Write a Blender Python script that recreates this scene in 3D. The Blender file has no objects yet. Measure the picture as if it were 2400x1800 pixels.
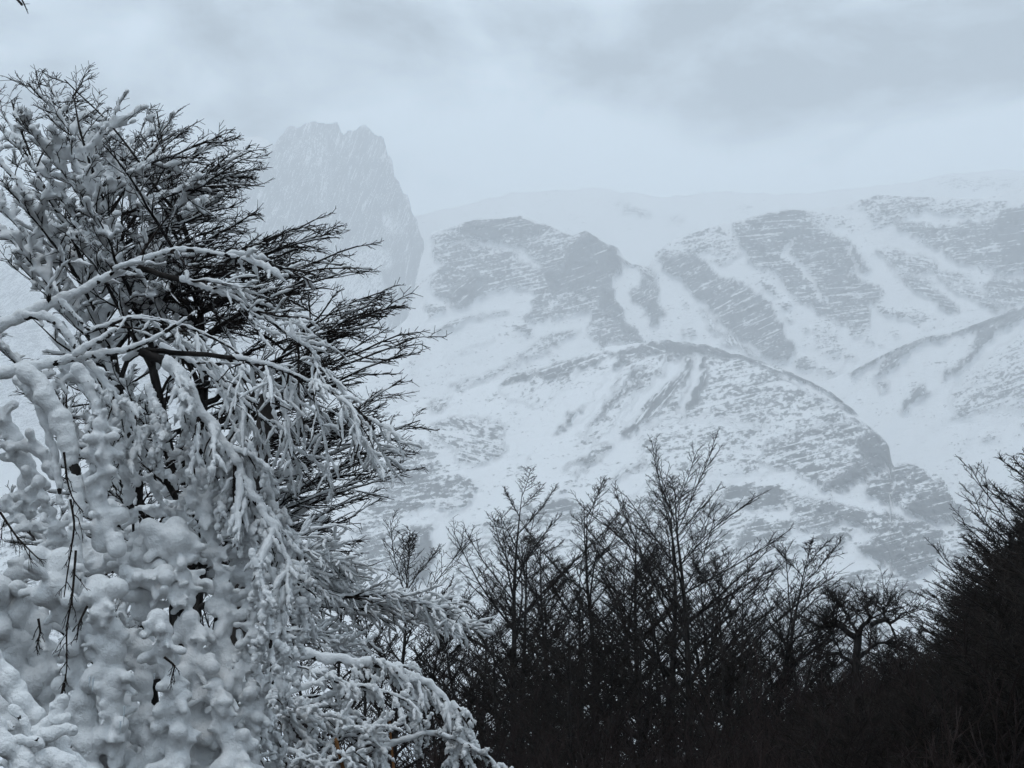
import bpy, math, random
import numpy as np

# ------------------------------------------------------------------ camera, sky, sun, exposure
sc = bpy.context.scene
col = sc.collection
R = math.radians
F = 3297.0                     # focal length in photo pixels (photo is 2400 x 1800)
PITCH = R(13.5)
EYE = np.array([0.0, 0.0, 1.65])
cam = bpy.data.objects.new('camera', bpy.data.cameras.new('camera'))
col.objects.link(cam)
cam.location = EYE
cam.rotation_euler = (R(90) + PITCH, 0, 0)
cam.data.sensor_width = 36.0
cam.data.lens = 36.0 * F / 2400.0
cam.data.clip_start = 0.05
cam.data.clip_end = 30000
sc.camera = cam

KM = 1.8                             # mountains stand 1.8 times the survey distances
HAZE_DENSITY = 0.00053 / KM
SUN_ELEV, SUN_AZ = R(66), R(-150)    # behind the cloud deck

w = bpy.data.worlds.new('World'); sc.world = w; w.use_nodes = True
nt = w.node_tree; nt.nodes.clear()
def N(tree, t, **kw):
    n = tree.nodes.new(t)
    for k, v in kw.items():
        if k in n.inputs: n.inputs[k].default_value = v
        else: setattr(n, k, v)
    return n
def L(tree, a, ao, b, bi): tree.links.new(a.outputs[ao], b.inputs[bi])
out = N(nt, 'ShaderNodeOutputWorld'); bg = N(nt, 'ShaderNodeBackground')
bg.inputs['Strength'].default_value = 0.15
sky = N(nt, 'ShaderNodeTexSky', sky_type='NISHITA', sun_disc=False, sun_elevation=SUN_ELEV,
        sun_rotation=SUN_AZ, altitude=300, air_density=1.0, dust_density=2.0, ozone_density=1.5)
# closed overcast deck in front of the blue sky: thick grey bellies and thin bright veils
tc = N(nt, 'ShaderNodeTexCoord')
mp = N(nt, 'ShaderNodeMapping'); mp.inputs['Scale'].default_value = (1, 1, 1.9)
mp.inputs['Location'].default_value = (0.2, 0.9, 0.4)
L(nt, tc, 'Generated', mp, 'Vector')
n1 = N(nt, 'ShaderNodeTexNoise'); n1.inputs['Scale'].default_value = 6.5; n1.inputs['Detail'].default_value = 8; n1.inputs['Roughness'].default_value = 0.55; n1.inputs['Distortion'].default_value = 0.35
L(nt, mp, 'Vector', n1, 'Vector')
cr = N(nt, 'ShaderNodeValToRGB')
cr.color_ramp.elements[0].position = 0.45; cr.color_ramp.elements[0].color = (9.2, 10.95, 12.4, 1)
cr.color_ramp.elements[1].position = 0.66; cr.color_ramp.elements[1].color = (1.3, 1.65, 1.95, 1)
sx = N(nt, 'ShaderNodeSeparateXYZ'); L(nt, tc, 'Generated', sx, 'Vector')
def wmath(op, a, b):
    n = nt.nodes.new('ShaderNodeMath'); n.operation = op
    for i, v in enumerate((a, b)):
        if isinstance(v, tuple): nt.links.new(v[0].outputs[v[1]], n.inputs[i])
        else: n.inputs[i].default_value = v
    return n
hb = wmath('SUBTRACT', (sx, 'Z'), 0.397)          # the bank's lower edge
hb = wmath('MULTIPLY', (hb, 'Value'), 4.0)
hb = wmath('MINIMUM', (hb, 'Value'), 0.075)
hb = wmath('MAXIMUM', (hb, 'Value'), -0.25)
hb = wmath('ADD', (hb, 'Value'), (n1, 'Fac'))
L(nt, hb, 'Value', cr, 'Fac')
mx = N(nt, 'ShaderNodeMixRGB'); mx.inputs['Fac'].default_value = 0.94
L(nt, sky, 'Color', mx, 'Color1'); L(nt, cr, 'Color', mx, 'Color2')
L(nt, mx, 'Color', bg, 'Color'); L(nt, bg, 'Background', out, 'Surface')

sun = bpy.data.objects.new('sun', bpy.data.lights.new('sun', 'SUN'))
sun.data.energy = 1.5; sun.data.angle = R(30); sun.data.color = (1.0, 0.98, 0.96)
sun.rotation_euler = (R(90) - SUN_ELEV, 0, R(180) - SUN_AZ)
col.objects.link(sun)

sc.view_settings.view_transform = 'Standard'; sc.view_settings.look = 'None'
sc.view_settings.exposure = 0.05; sc.view_settings.gamma = 1.0
sc.view_settings.use_curve_mapping = False
sc.render.engine = 'CYCLES'
sc.cycles.use_denoising = True
sc.cycles.max_bounces = 6; sc.cycles.diffuse_bounces = 3; sc.cycles.glossy_bounces = 1
sc.cycles.volume_bounces = 2; sc.cycles.transparent_max_bounces = 4
sc.cycles.use_adaptive_sampling = True; sc.cycles.adaptive_threshold = 0.012

# ------------------------------------------------------------------ helpers
rng = np.random.default_rng(7)
cp, sp = math.cos(PITCH), math.sin(PITCH)
def at(px, py, Y):
    """World point at depth Y (metres ahead of the camera) that the photograph shows at pixel (px, py)."""
    px = np.asarray(px, float); py = np.asarray(py, float); Y = np.asarray(Y, float)
    dx = (px - 1200) / F; dy = (900 - py) / F
    vy = cp - dy * sp; vz = sp + dy * cp
    k = Y / vy
    return np.stack(np.broadcast_arrays(EYE[0] + dx * k, EYE[1] + Y, EYE[2] + vz * k), -1)

def mesh_from(name, V, Fc, smooth=True):
    V = np.ascontiguousarray(V, np.float32).reshape(-1, 3); Fc = np.ascontiguousarray(Fc, np.int32)
    n, k = Fc.shape
    me = bpy.data.meshes.new(name)
    me.vertices.add(len(V)); me.vertices.foreach_set('co', V.ravel())
    me.loops.add(n * k); me.loops.foreach_set('vertex_index', Fc.ravel())
    me.polygons.add(n); me.polygons.foreach_set('loop_start', np.arange(0, n * k, k, dtype=np.int32))
    if smooth: me.polygons.foreach_set('use_smooth', np.ones(n, bool))
    me.update(calc_edges=True)
    return me

def obj(name, me, mat=None, parent=None):
    o = bpy.data.objects.new(name, me)
    if mat is not None and me is not None and not me.materials: me.materials.append(mat)
    col.objects.link(o)
    if parent is not None: o.parent = parent
    return o
def tag(o, label=None, cat=None, group=None, kind=None):
    if label: o['label'] = label
    if cat: o['category'] = cat
    if group: o['group'] = group
    if kind: o['kind'] = kind
    return o
def empty(name, loc=(0, 0, 0)):
    o = bpy.data.objects.new(name, None); o.location = loc; o.empty_display_size = 0.2
    col.objects.link(o); return o

# lattice noise in numpy
_perm = np.random.default_rng(3).random((256, 256))
def vnoise(x, y):
    xi = np.floor(x).astype(int); yi = np.floor(y).astype(int)
    fx = x - xi; fy = y - yi
    fx = fx * fx * (3 - 2 * fx); fy = fy * fy * (3 - 2 * fy)
    a = _perm[xi & 255, yi & 255]; b = _perm[(xi + 1) & 255, yi & 255]
    c = _perm[xi & 255, (yi + 1) & 255]; d = _perm[(xi + 1) & 255, (yi + 1) & 255]
    return (a * (1 - fx) + b * fx) * (1 - fy) + (c * (1 - fx) + d * fx) * fy
def fbm(x, y, o=4, g=0.5):
    s = 0.0; a = 1.0; t = 0.0
    for i in range(o):
        s = s + a * (vnoise(x * 2 ** i + 17.3 * i, y * 2 ** i + 9.1 * i) - 0.5); t += a; a *= g
    return s / t * 2

# ------------------------------------------------------------------ materials
def new_mat(name):
    m = bpy.data.materials.new(name); m.use_nodes = True
    t = m.node_tree; b = t.nodes['Principled BSDF']
    return m, t, b
def math_node(t, op, a=None, b=None, **kw):
    n = t.nodes.new('ShaderNodeMath'); n.operation = op
    for i, v in enumerate((a, b)):
        if v is None: continue
        if isinstance(v, tuple): t.links.new(v[0].outputs[v[1]], n.inputs[i])
        else: n.inputs[i].default_value = v
    return n

def mountain_material():
    m, t, b = new_mat('rock_and_wind_snow')
    ar = N(t, 'ShaderNodeAttribute', attribute_name='rock')
    st = N(t, 'ShaderNodeAttribute', attribute_name='strata')
    mpp = N(t, 'ShaderNodeMapping'); mpp.inputs['Scale'].default_value = (0.045, 0.14, 1)
    L(t, st, 'Vector', mpp, 'Vector')
    a = N(t, 'ShaderNodeTexNoise'); a.inputs['Scale'].default_value = 1; a.inputs['Detail'].default_value = 5; a.inputs['Roughness'].default_value = 0.62; a.inputs['Distortion'].default_value = 0.6
    L(t, mpp, 'Vector', a, 'Vector')
    mp2 = N(t, 'ShaderNodeMapping'); mp2.inputs['Scale'].default_value = (0.19, 0.32, 1)
    L(t, st, 'Vector', mp2, 'Vector')
    c = N(t, 'ShaderNodeTexNoise'); c.inputs['Scale'].default_value = 1; c.inputs['Detail'].default_value = 5; c.inputs['Roughness'].default_value = 0.72
    L(t, mp2, 'Vector', c, 'Vector')
    s1 = math_node(t, 'MULTIPLY_ADD', (a, 'Fac'), 1.7); s1.inputs[2].default_value = -0.86
    s2 = math_node(t, 'MULTIPLY_ADD', (c, 'Fac'), 2.8); s2.inputs[2].default_value = -1.40
    mp3 = N(t, 'ShaderNodeMapping'); mp3.inputs['Scale'].default_value = (0.016, 0.30, 1)
    L(t, st, 'Vector', mp3, 'Vector')
    d = N(t, 'ShaderNodeTexNoise'); d.inputs['Scale'].default_value = 1; d.inputs['Detail'].default_value = 3; d.inputs['Roughness'].default_value = 0.6; d.inputs['Distortion'].default_value = 0.3
    L(t, mp3, 'Vector', d, 'Vector')
    ld = N(t, 'ShaderNodeMapRange'); ld.inputs['From Min'].default_value = 0.55; ld.inputs['From Max'].default_value = 0.66; ld.inputs['To Max'].default_value = -0.65
    L(t, d, 'Fac', ld, 'Value')
    s2 = math_node(t, 'ADD', (s2, 'Value'), (ld, 'Result'))
    s = math_node(t, 'ADD', (s1, 'Value'), (s2, 'Value'))
    s = math_node(t, 'ADD', (s, 'Value'), (ar, 'Fac'))
    mr = N(t, 'ShaderNodeMapRange', interpolation_type='SMOOTHSTEP')
    mr.inputs['From Min'].default_value = 0.31; mr.inputs['From Max'].default_value = 0.68
    L(t, s, 'Value', mr, 'Value')
    rk = N(t, 'ShaderNodeValToRGB')
    rk.color_ramp.elements[0].position = 0.3; rk.color_ramp.elements[0].color = (0.02, 0.02, 0.022, 1)
    rk.color_ramp.elements[1].position = 0.7; rk.color_ramp.elements[1].color = (0.14, 0.135, 0.13, 1)
    L(t, c, 'Fac', rk, 'Fac')
    mix = N(t, 'ShaderNodeMixRGB'); mix.inputs['Color1'].default_value = (0.95, 0.955, 0.96, 1)
    L(t, mr, 'Result', mix, 'Fac'); L(t, rk, 'Color', mix, 'Color2')
    L(t, mix, 'Color', b, 'Base Color')
    b.inputs['Roughness'].default_value = 0.9; b.inputs['Specular IOR Level'].default_value = 0.15
    bp = N(t, 'ShaderNodeBump'); bp.inputs['Strength'].default_value = 0.5; bp.inputs['Distance'].default_value = 5.0
    L(t, s, 'Value', bp, 'Height'); L(t, bp, 'Normal', b, 'Normal')
    return m
M_MTN = mountain_material()

def bark_material(name, c0, c1, scale=14.0, rough=0.9):
    m, t, b = new_mat(name)
    tcn = N(t, 'ShaderNodeTexCoord'); mpn = N(t, 'ShaderNodeMapping'); mpn.inputs['Scale'].default_value = (1, 1, 0.25)
    L(t, tcn, 'Object', mpn, 'Vector')
    a = N(t, 'ShaderNodeTexNoise'); a.inputs['Scale'].default_value = scale; a.inputs['Detail'].default_value = 5
    L(t, mpn, 'Vector', a, 'Vector')
    r = N(t, 'ShaderNodeValToRGB'); r.color_ramp.elements[0].position = 0.35; r.color_ramp.elements[1].position = 0.68
    r.color_ramp.elements[0].color = (*c0, 1); r.color_ramp.elements[1].color = (*c1, 1)
    L(t, a, 'Fac', r, 'Fac'); L(t, r, 'Color', b, 'Base Color')
    b.inputs['Roughness'].default_value = rough; b.inputs['Specular IOR Level'].default_value = 0.1
    bp = N(t, 'ShaderNodeBump'); bp.inputs['Strength'].default_value = 0.5; bp.inputs['Distance'].default_value = 0.01
    L(t, a, 'Fac', bp, 'Height'); L(t, bp, 'Normal', b, 'Normal')
    return m
M_BARK = bark_material('dark_beech_bark', (0.012, 0.011, 0.011), (0.045, 0.040, 0.037))
M_TWIG = bark_material('thin_twig_bark', (0.013, 0.011, 0.010), (0.038, 0.030, 0.026), 3.0)
M_BRUSH = bark_material('reddish_brush_bark', (0.016, 0.012, 0.012), (0.048, 0.034, 0.031), 0.8)
M_WOOD = bark_material('weathered_brown_wood', (0.10, 0.045, 0.018), (0.24, 0.12, 0.05), 30.0)

def snow_material():
    m, t, b = new_mat('rime_snow')
    tcn = N(t, 'ShaderNodeTexCoord')
    a = N(t, 'ShaderNodeTexNoise'); a.inputs['Scale'].default_value = 38; a.inputs['Detail'].default_value = 4; a.inputs['Roughness'].default_value = 0.6
    L(t, tcn, 'Object', a, 'Vector')
    r = N(t, 'ShaderNodeValToRGB'); r.color_ramp.elements[0].position = 0.3; r.color_ramp.elements[1].position = 0.7
    r.color_ramp.elements[0].color = (0.76, 0.775, 0.785, 1); r.color_ramp.elements[1].color = (0.84, 0.85, 0.855, 1)
    L(t, a, 'Fac', r, 'Fac'); L(t, r, 'Color', b, 'Base Color')
    b.inputs['Roughness'].default_value = 0.6; b.inputs['Specular IOR Level'].default_value = 0.2
    f = N(t, 'ShaderNodeTexNoise'); f.inputs['Scale'].default_value = 170; f.inputs['Detail'].default_value = 3
    L(t, tcn, 'Object', f, 'Vector')
    hh = math_node(t, 'MULTIPLY_ADD', (f, 'Fac'), 0.35); L(t, a, 'Fac', hh, 2)
    bp = N(t, 'ShaderNodeBump'); bp.inputs['Strength'].default_value = 0.8; bp.inputs['Distance'].default_value = 0.012
    L(t, hh, 'Value', bp, 'Height'); L(t, bp, 'Normal', b, 'Normal')
    return m
M_SNOW = snow_material()

def ground_material():
    m, t, b = new_mat('snowy_valley_floor')
    tcn = N(t, 'ShaderNodeTexCoord')
    ar = N(t, 'ShaderNodeAttribute', attribute_name='litter_and_bounce_cut')
    a = N(t, 'ShaderNodeTexNoise'); a.inputs['Scale'].default_value = 0.9; a.inputs['Detail'].default_value = 8; a.inputs['Roughness'].default_value = 0.7
    L(t, tcn, 'Object', a, 'Vector')
    s = math_node(t, 'MULTIPLY_ADD', (a, 'Fac'), 1.4); L(t, ar, 'Fac', s, 2)
    mr = N(t, 'ShaderNodeMapRange', interpolation_type='SMOOTHSTEP'); mr.inputs['From Min'].default_value = 0.95; mr.inputs['From Max'].default_value = 1.15
    L(t, s, 'Value', mr, 'Value')
    mix = N(t, 'ShaderNodeMixRGB'); mix.inputs['Color1'].default_value = (0.80, 0.83, 0.86, 1); mix.inputs['Color2'].default_value = (0.028, 0.023, 0.020, 1)
    L(t, mr, 'Result', mix, 'Fac'); L(t, mix, 'Color', b, 'Base Color')
    b.inputs['Roughness'].default_value = 0.95; b.inputs['Specular IOR Level'].default_value = 0.1
    bp = N(t, 'ShaderNodeBump'); bp.inputs['Strength'].default_value = 0.5; bp.inputs['Distance'].default_value = 0.1
    L(t, a, 'Fac', bp, 'Height'); L(t, bp, 'Normal', b, 'Normal')
    return m
M_GROUND = ground_material()

# ------------------------------------------------------------------ ground
def ground_z(x, y):
    x = np.asarray(x, float); y = np.asarray(y, float)
    z = -1.5 - 2.0 * np.clip((y - 60) / 400, 0, 1)
    near = np.exp(-np.clip((y - 75) / 60, 0, None) ** 2) * np.clip((y - 6) / 20, 0, 1)
    hill = 0.30 * np.clip(x - 5.0, 0, None)
    hill = hill / (1 + hill / 9)
    z = z + near * hill + 0.25 * fbm(x * 0.12, y * 0.12, 3) * np.clip(1 - y / 300, 0.1, 1)
    return z
gx = np.concatenate([-np.geomspace(9000, 36, 22), np.linspace(-34, 40, 75), np.geomspace(42, 9000, 22)])
gy = np.concatenate([-np.geomspace(4000, 12, 14), np.linspace(-10, 90, 84), np.geomspace(94, 9000, 34)])
GX, GY = np.meshgrid(gx, gy)
V = np.stack([GX, GY, ground_z(GX, GY)], -1)
def grid_faces(nr, nc):
    i = np.arange((nr - 1) * nc).reshape(nr - 1, nc)[:, :-1]
    return np.stack([i, i + 1, i + nc + 1, i + nc], -1).reshape(-1, 4)
me = mesh_from('ground', V, grid_faces(*GX.shape))
lit = np.clip((GX - 3) / 4, 0, 1) * np.exp(-np.clip((GY - 70) / 20, 0, None) ** 2) + 0.9 * (GY < 62) * (GY > -40) * (np.abs(GX) < 60)  # hillside litter, plus near ground darkened to cut bounce light onto the snow
lit = np.clip(lit, 0, 1)
at_ = me.attributes.new('litter_and_bounce_cut', 'FLOAT', 'POINT'); at_.data.foreach_set('value', lit.astype(np.float32).ravel())
tag(obj('ground', me, M_GROUND), kind='structure')

# ------------------------------------------------------------------ mountains
# Each mass is a slope running from its foot on the valley floor up to its crest and down a back side.
# Exposed rock and wind scour are outlined on the slope as (vertices, rock density, bedding angle).
def Z4(*p): return [(800 + x / 2.458, 400 + y / 2.458) for x, y in p]
def Z5(*p): return [(1500 + x / 2.458, 400 + y / 2.458) for x, y in p]
def Z8(*p): return [(750 + x / 2.765, 850 + y / 2.765) for x, y in p]
def Z9(*p): return [(1500 + x / 2.458, 850 + y / 2.458) for x, y in p]

def poly_sd(poly, X, Y):
    """signed distance (px), negative inside"""
    p = np.array(poly, float); q = np.roll(p, -1, 0)
    d = np.full(X.shape, 1e9); ins = np.zeros(X.shape, bool)
    for (ax, ay), (bx, by) in zip(p, q):
        ex, ey = bx - ax, by - ay
        wx, wy = X - ax, Y - ay
        h = np.clip((wx * ex + wy * ey) / (ex * ex + ey * ey + 1e-9), 0, 1)
        d = np.minimum(d, np.hypot(wx - ex * h, wy - ey * h))
        c = (ay > Y) != (by > Y)
        xs = ax + (Y - ay) * ex / (ey if abs(ey) > 1e-9 else 1e-9)
        ins ^= c & (X < xs)
    return np.where(ins, -d, d)

def slope(name, crest, foot, y_crest, y_foot, x0, x1, step, rows, base, patches, relief=22.0, rough=2.0, power=1.0, label=None, seed=0, base_angle=10):
    cx, cy = np.array(crest, float).T
    y_crest, y_foot, relief = y_crest * KM, y_foot * KM, relief * KM
    xs = np.arange(x0, x1 + 1, step)
    cr_ = np.interp(xs, cx, cy) + rough * fbm(xs / 26 + seed, xs * 0 + seed, 4, 0.6)
    tt = np.linspace(0, 1, rows) ** 1.15
    fo = np.full_like(xs, foot)
    PX = np.repeat(xs[None], rows, 0)
    PY = cr_[None] + tt[:, None] * (fo - cr_)[None]
    u = (PY - cr_.min()) / (foot - cr_.min())
    D = y_crest + (y_foot - y_crest) * np.clip(u, 0, 1) ** power
    # gullies run down the fall line, bluffs lie across it
    D = D + relief * fbm(PX / 150 + seed, PY / 210 + seed, 4) + relief * 0.35 * fbm(PX / 36 + PY / 90, PY / 60 + seed, 4, 0.6)
    # rock density
    wx = PX + 16 * fbm(PX / 26 + seed, PY / 22, 4, .6) + 7 * fbm(PX / 7, PY / 7 + seed, 2)
    wy = PY + 12 * fbm(PX / 26 + 50, PY / 22 + seed, 4, .6) + 6 * fbm(PX / 7 + 9, PY / 7 + seed, 2)
    rock = np.full(PX.shape, base + .01, float) + 0.30 * fbm(PX / 75 + seed, PY / 42 + PX / 160, 5, .6)
    ang = np.full(PX.shape, float(base_angle))
    for pt in patches:
        poly, dens = pt[0], pt[1]; a = pt[2] if len(pt) > 2 else base_angle; soft = pt[3] if len(pt) > 3 else 5.0
        pa = np.array(poly); mnx, mny = pa.min(0) - 30; mxx, mxy = pa.max(0) + 30
        sel = (wx > mnx) & (wx < mxx) & (wy > mny) & (wy < mxy)
        if not sel.any(): continue
        sd = poly_sd(poly, wx[sel], wy[sel])
        k = np.clip(0.5 - sd / (2 * soft), 0, 1); k = k * k * (3 - 2 * k)
        rock[sel] = rock[sel] * (1 - k) + (dens + .16 * fbm(wx[sel] / 34 + seed, wy[sel] / 26, 4, .6)) * k
        ang[sel] = np.where(k > 0.5, a, ang[sel])
    rk_ = np.clip(rock, 0, 1)
    crag = 1 - np.abs(fbm(PX / 30 + PY / 70 + seed, PY / 16 + seed, 4, .6)) * 2
    crag2 = 1 - np.abs(fbm(PX / 13 + seed, PY / 22 - PX / 50, 3, .6)) * 2
    D = D - KM * rk_ * (16 * crag + 9 * crag2)
    P = at(PX, PY, D)
    # rock stands proud of the snow
    dirv = P - EYE; dirv /= np.linalg.norm(dirv, axis=-1, keepdims=True)
    P = P - dirv * (np.clip(rock, 0, 1) * 7.0 * KM)[..., None]
    m_px = D / F / KM
    ca, sa = np.cos(np.radians(ang)), np.sin(np.radians(ang))
    ex, ez = PX * m_px.mean(), -PY * m_px.mean()
    S = np.stack([ex * ca + ez * sa, -ex * sa + ez * ca, np.zeros_like(ex)], -1)
    # back side of the crest
    nb = 5
    back = []
    for i in range(nb, 0, -1):
        b = P[0].copy(); b[:, 1] += 60.0 * KM * i; b[:, 2] -= 45.0 * KM * i + 8 * KM * i * fbm(xs / 40 + i, xs * 0 + seed, 3); back.append(b)
    Pall = np.concatenate([np.array(back), P]); 
    rock = np.concatenate([np.repeat(rock[:1], nb, 0), rock]); S = np.concatenate([np.repeat(S[:1], nb, 0), S])
    # foot is tucked into the valley floor
    Pall[-1, :, 2] = -14
    me = mesh_from(name, Pall, grid_faces(*rock.shape)[:, ::-1])
    a1 = me.attributes.new('rock', 'FLOAT', 'POINT'); a1.data.foreach_set('value', rock.astype(np.float32).ravel())
    a2 = me.attributes.new('strata', 'FLOAT_VECTOR', 'POINT'); a2.data.foreach_set('vector', S.astype(np.float32).ravel())
    o = obj(name, me, M_MTN)
    return tag(o, label, kind='structure')

# far snowfield that vanishes into the cloud
slope('mountain_snowfield', [(300, 560), (800, 540), (1000, 500), (1200, 452), (1400, 440), (1550, 462), (1700, 448), (1850, 455), (2000, 440), (2150, 425), (2230, 405), (2330, 398), (2420, 402), (2800, 380)], 1000, 3700, 3000, 860, 2900, 9, 50, 0.02,
      [(Z4((1570,180),(1640,185),(1750,230),(1800,270),(1700,260),(1600,220)), .62, -15), (Z4((1880,260),(2000,280),(1960,295),(1900,285)), .5, -15),
       (Z5((540,180),(640,190),(640,220),(560,220)), .42), (Z5((1740,50),(1900,40),(2100,30),(2220,40),(2100,120),(1900,120),(1780,90)), .46)],
      seed=11, rough=5, label='far snowfield fading into cloud above the rocky crest')

# tall cliff peak half lost in cloud
slope('mountain_peak', [(-900, 700), (-300, 560), (0, 470), (250, 420), (420, 350), (480, 318), (540, 330), (600, 318), (640, 338), (672, 300), (700, 292), (735, 278), (756, 292), (790, 284), (806, 312), (824, 300), (850, 292), (872, 306), (895, 316), (902, 330), (908, 366), (918, 372), (924, 416), (936, 424), (944, 458), (958, 466), (964, 500), (978, 512), (984, 548), (994, 560), (998, 610), (1005, 640), (1012, 900)],
      1250, 3700, 2700, -500, 1012, 5.2, 80, 0.50,
      [([(560,420),(640,325),(680,296),(740,280),(850,290),(905,320),(920,400),(960,480),(1005,560),(1010,700),(960,800),(900,780),(860,700),(820,650),(700,640),(500,560),(480,500)], .80, 70),
       ([(590,325),(645,330),(560,430),(470,540),(420,580),(500,440)], -.05, 50, 8), ([(690,330),(760,310),(780,420),(770,520),(740,470)], .70, 80),
       ([(800,590),(900,580),(935,640),(930,740),(820,760),(740,700)], .50, 60), ([(880,500),(930,510),(950,540),(920,545)], .45, 60),
       ([(900,640),(950,600),(1010,570),(1010,800),(930,765),(905,700)], .92, 80), ([(-900,400),(480,300),(430,640),(-900,900)], .55, 40, 30)],
      seed=5, rough=15, power=0.8, label='tall rock peak half lost in cloud')

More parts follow.
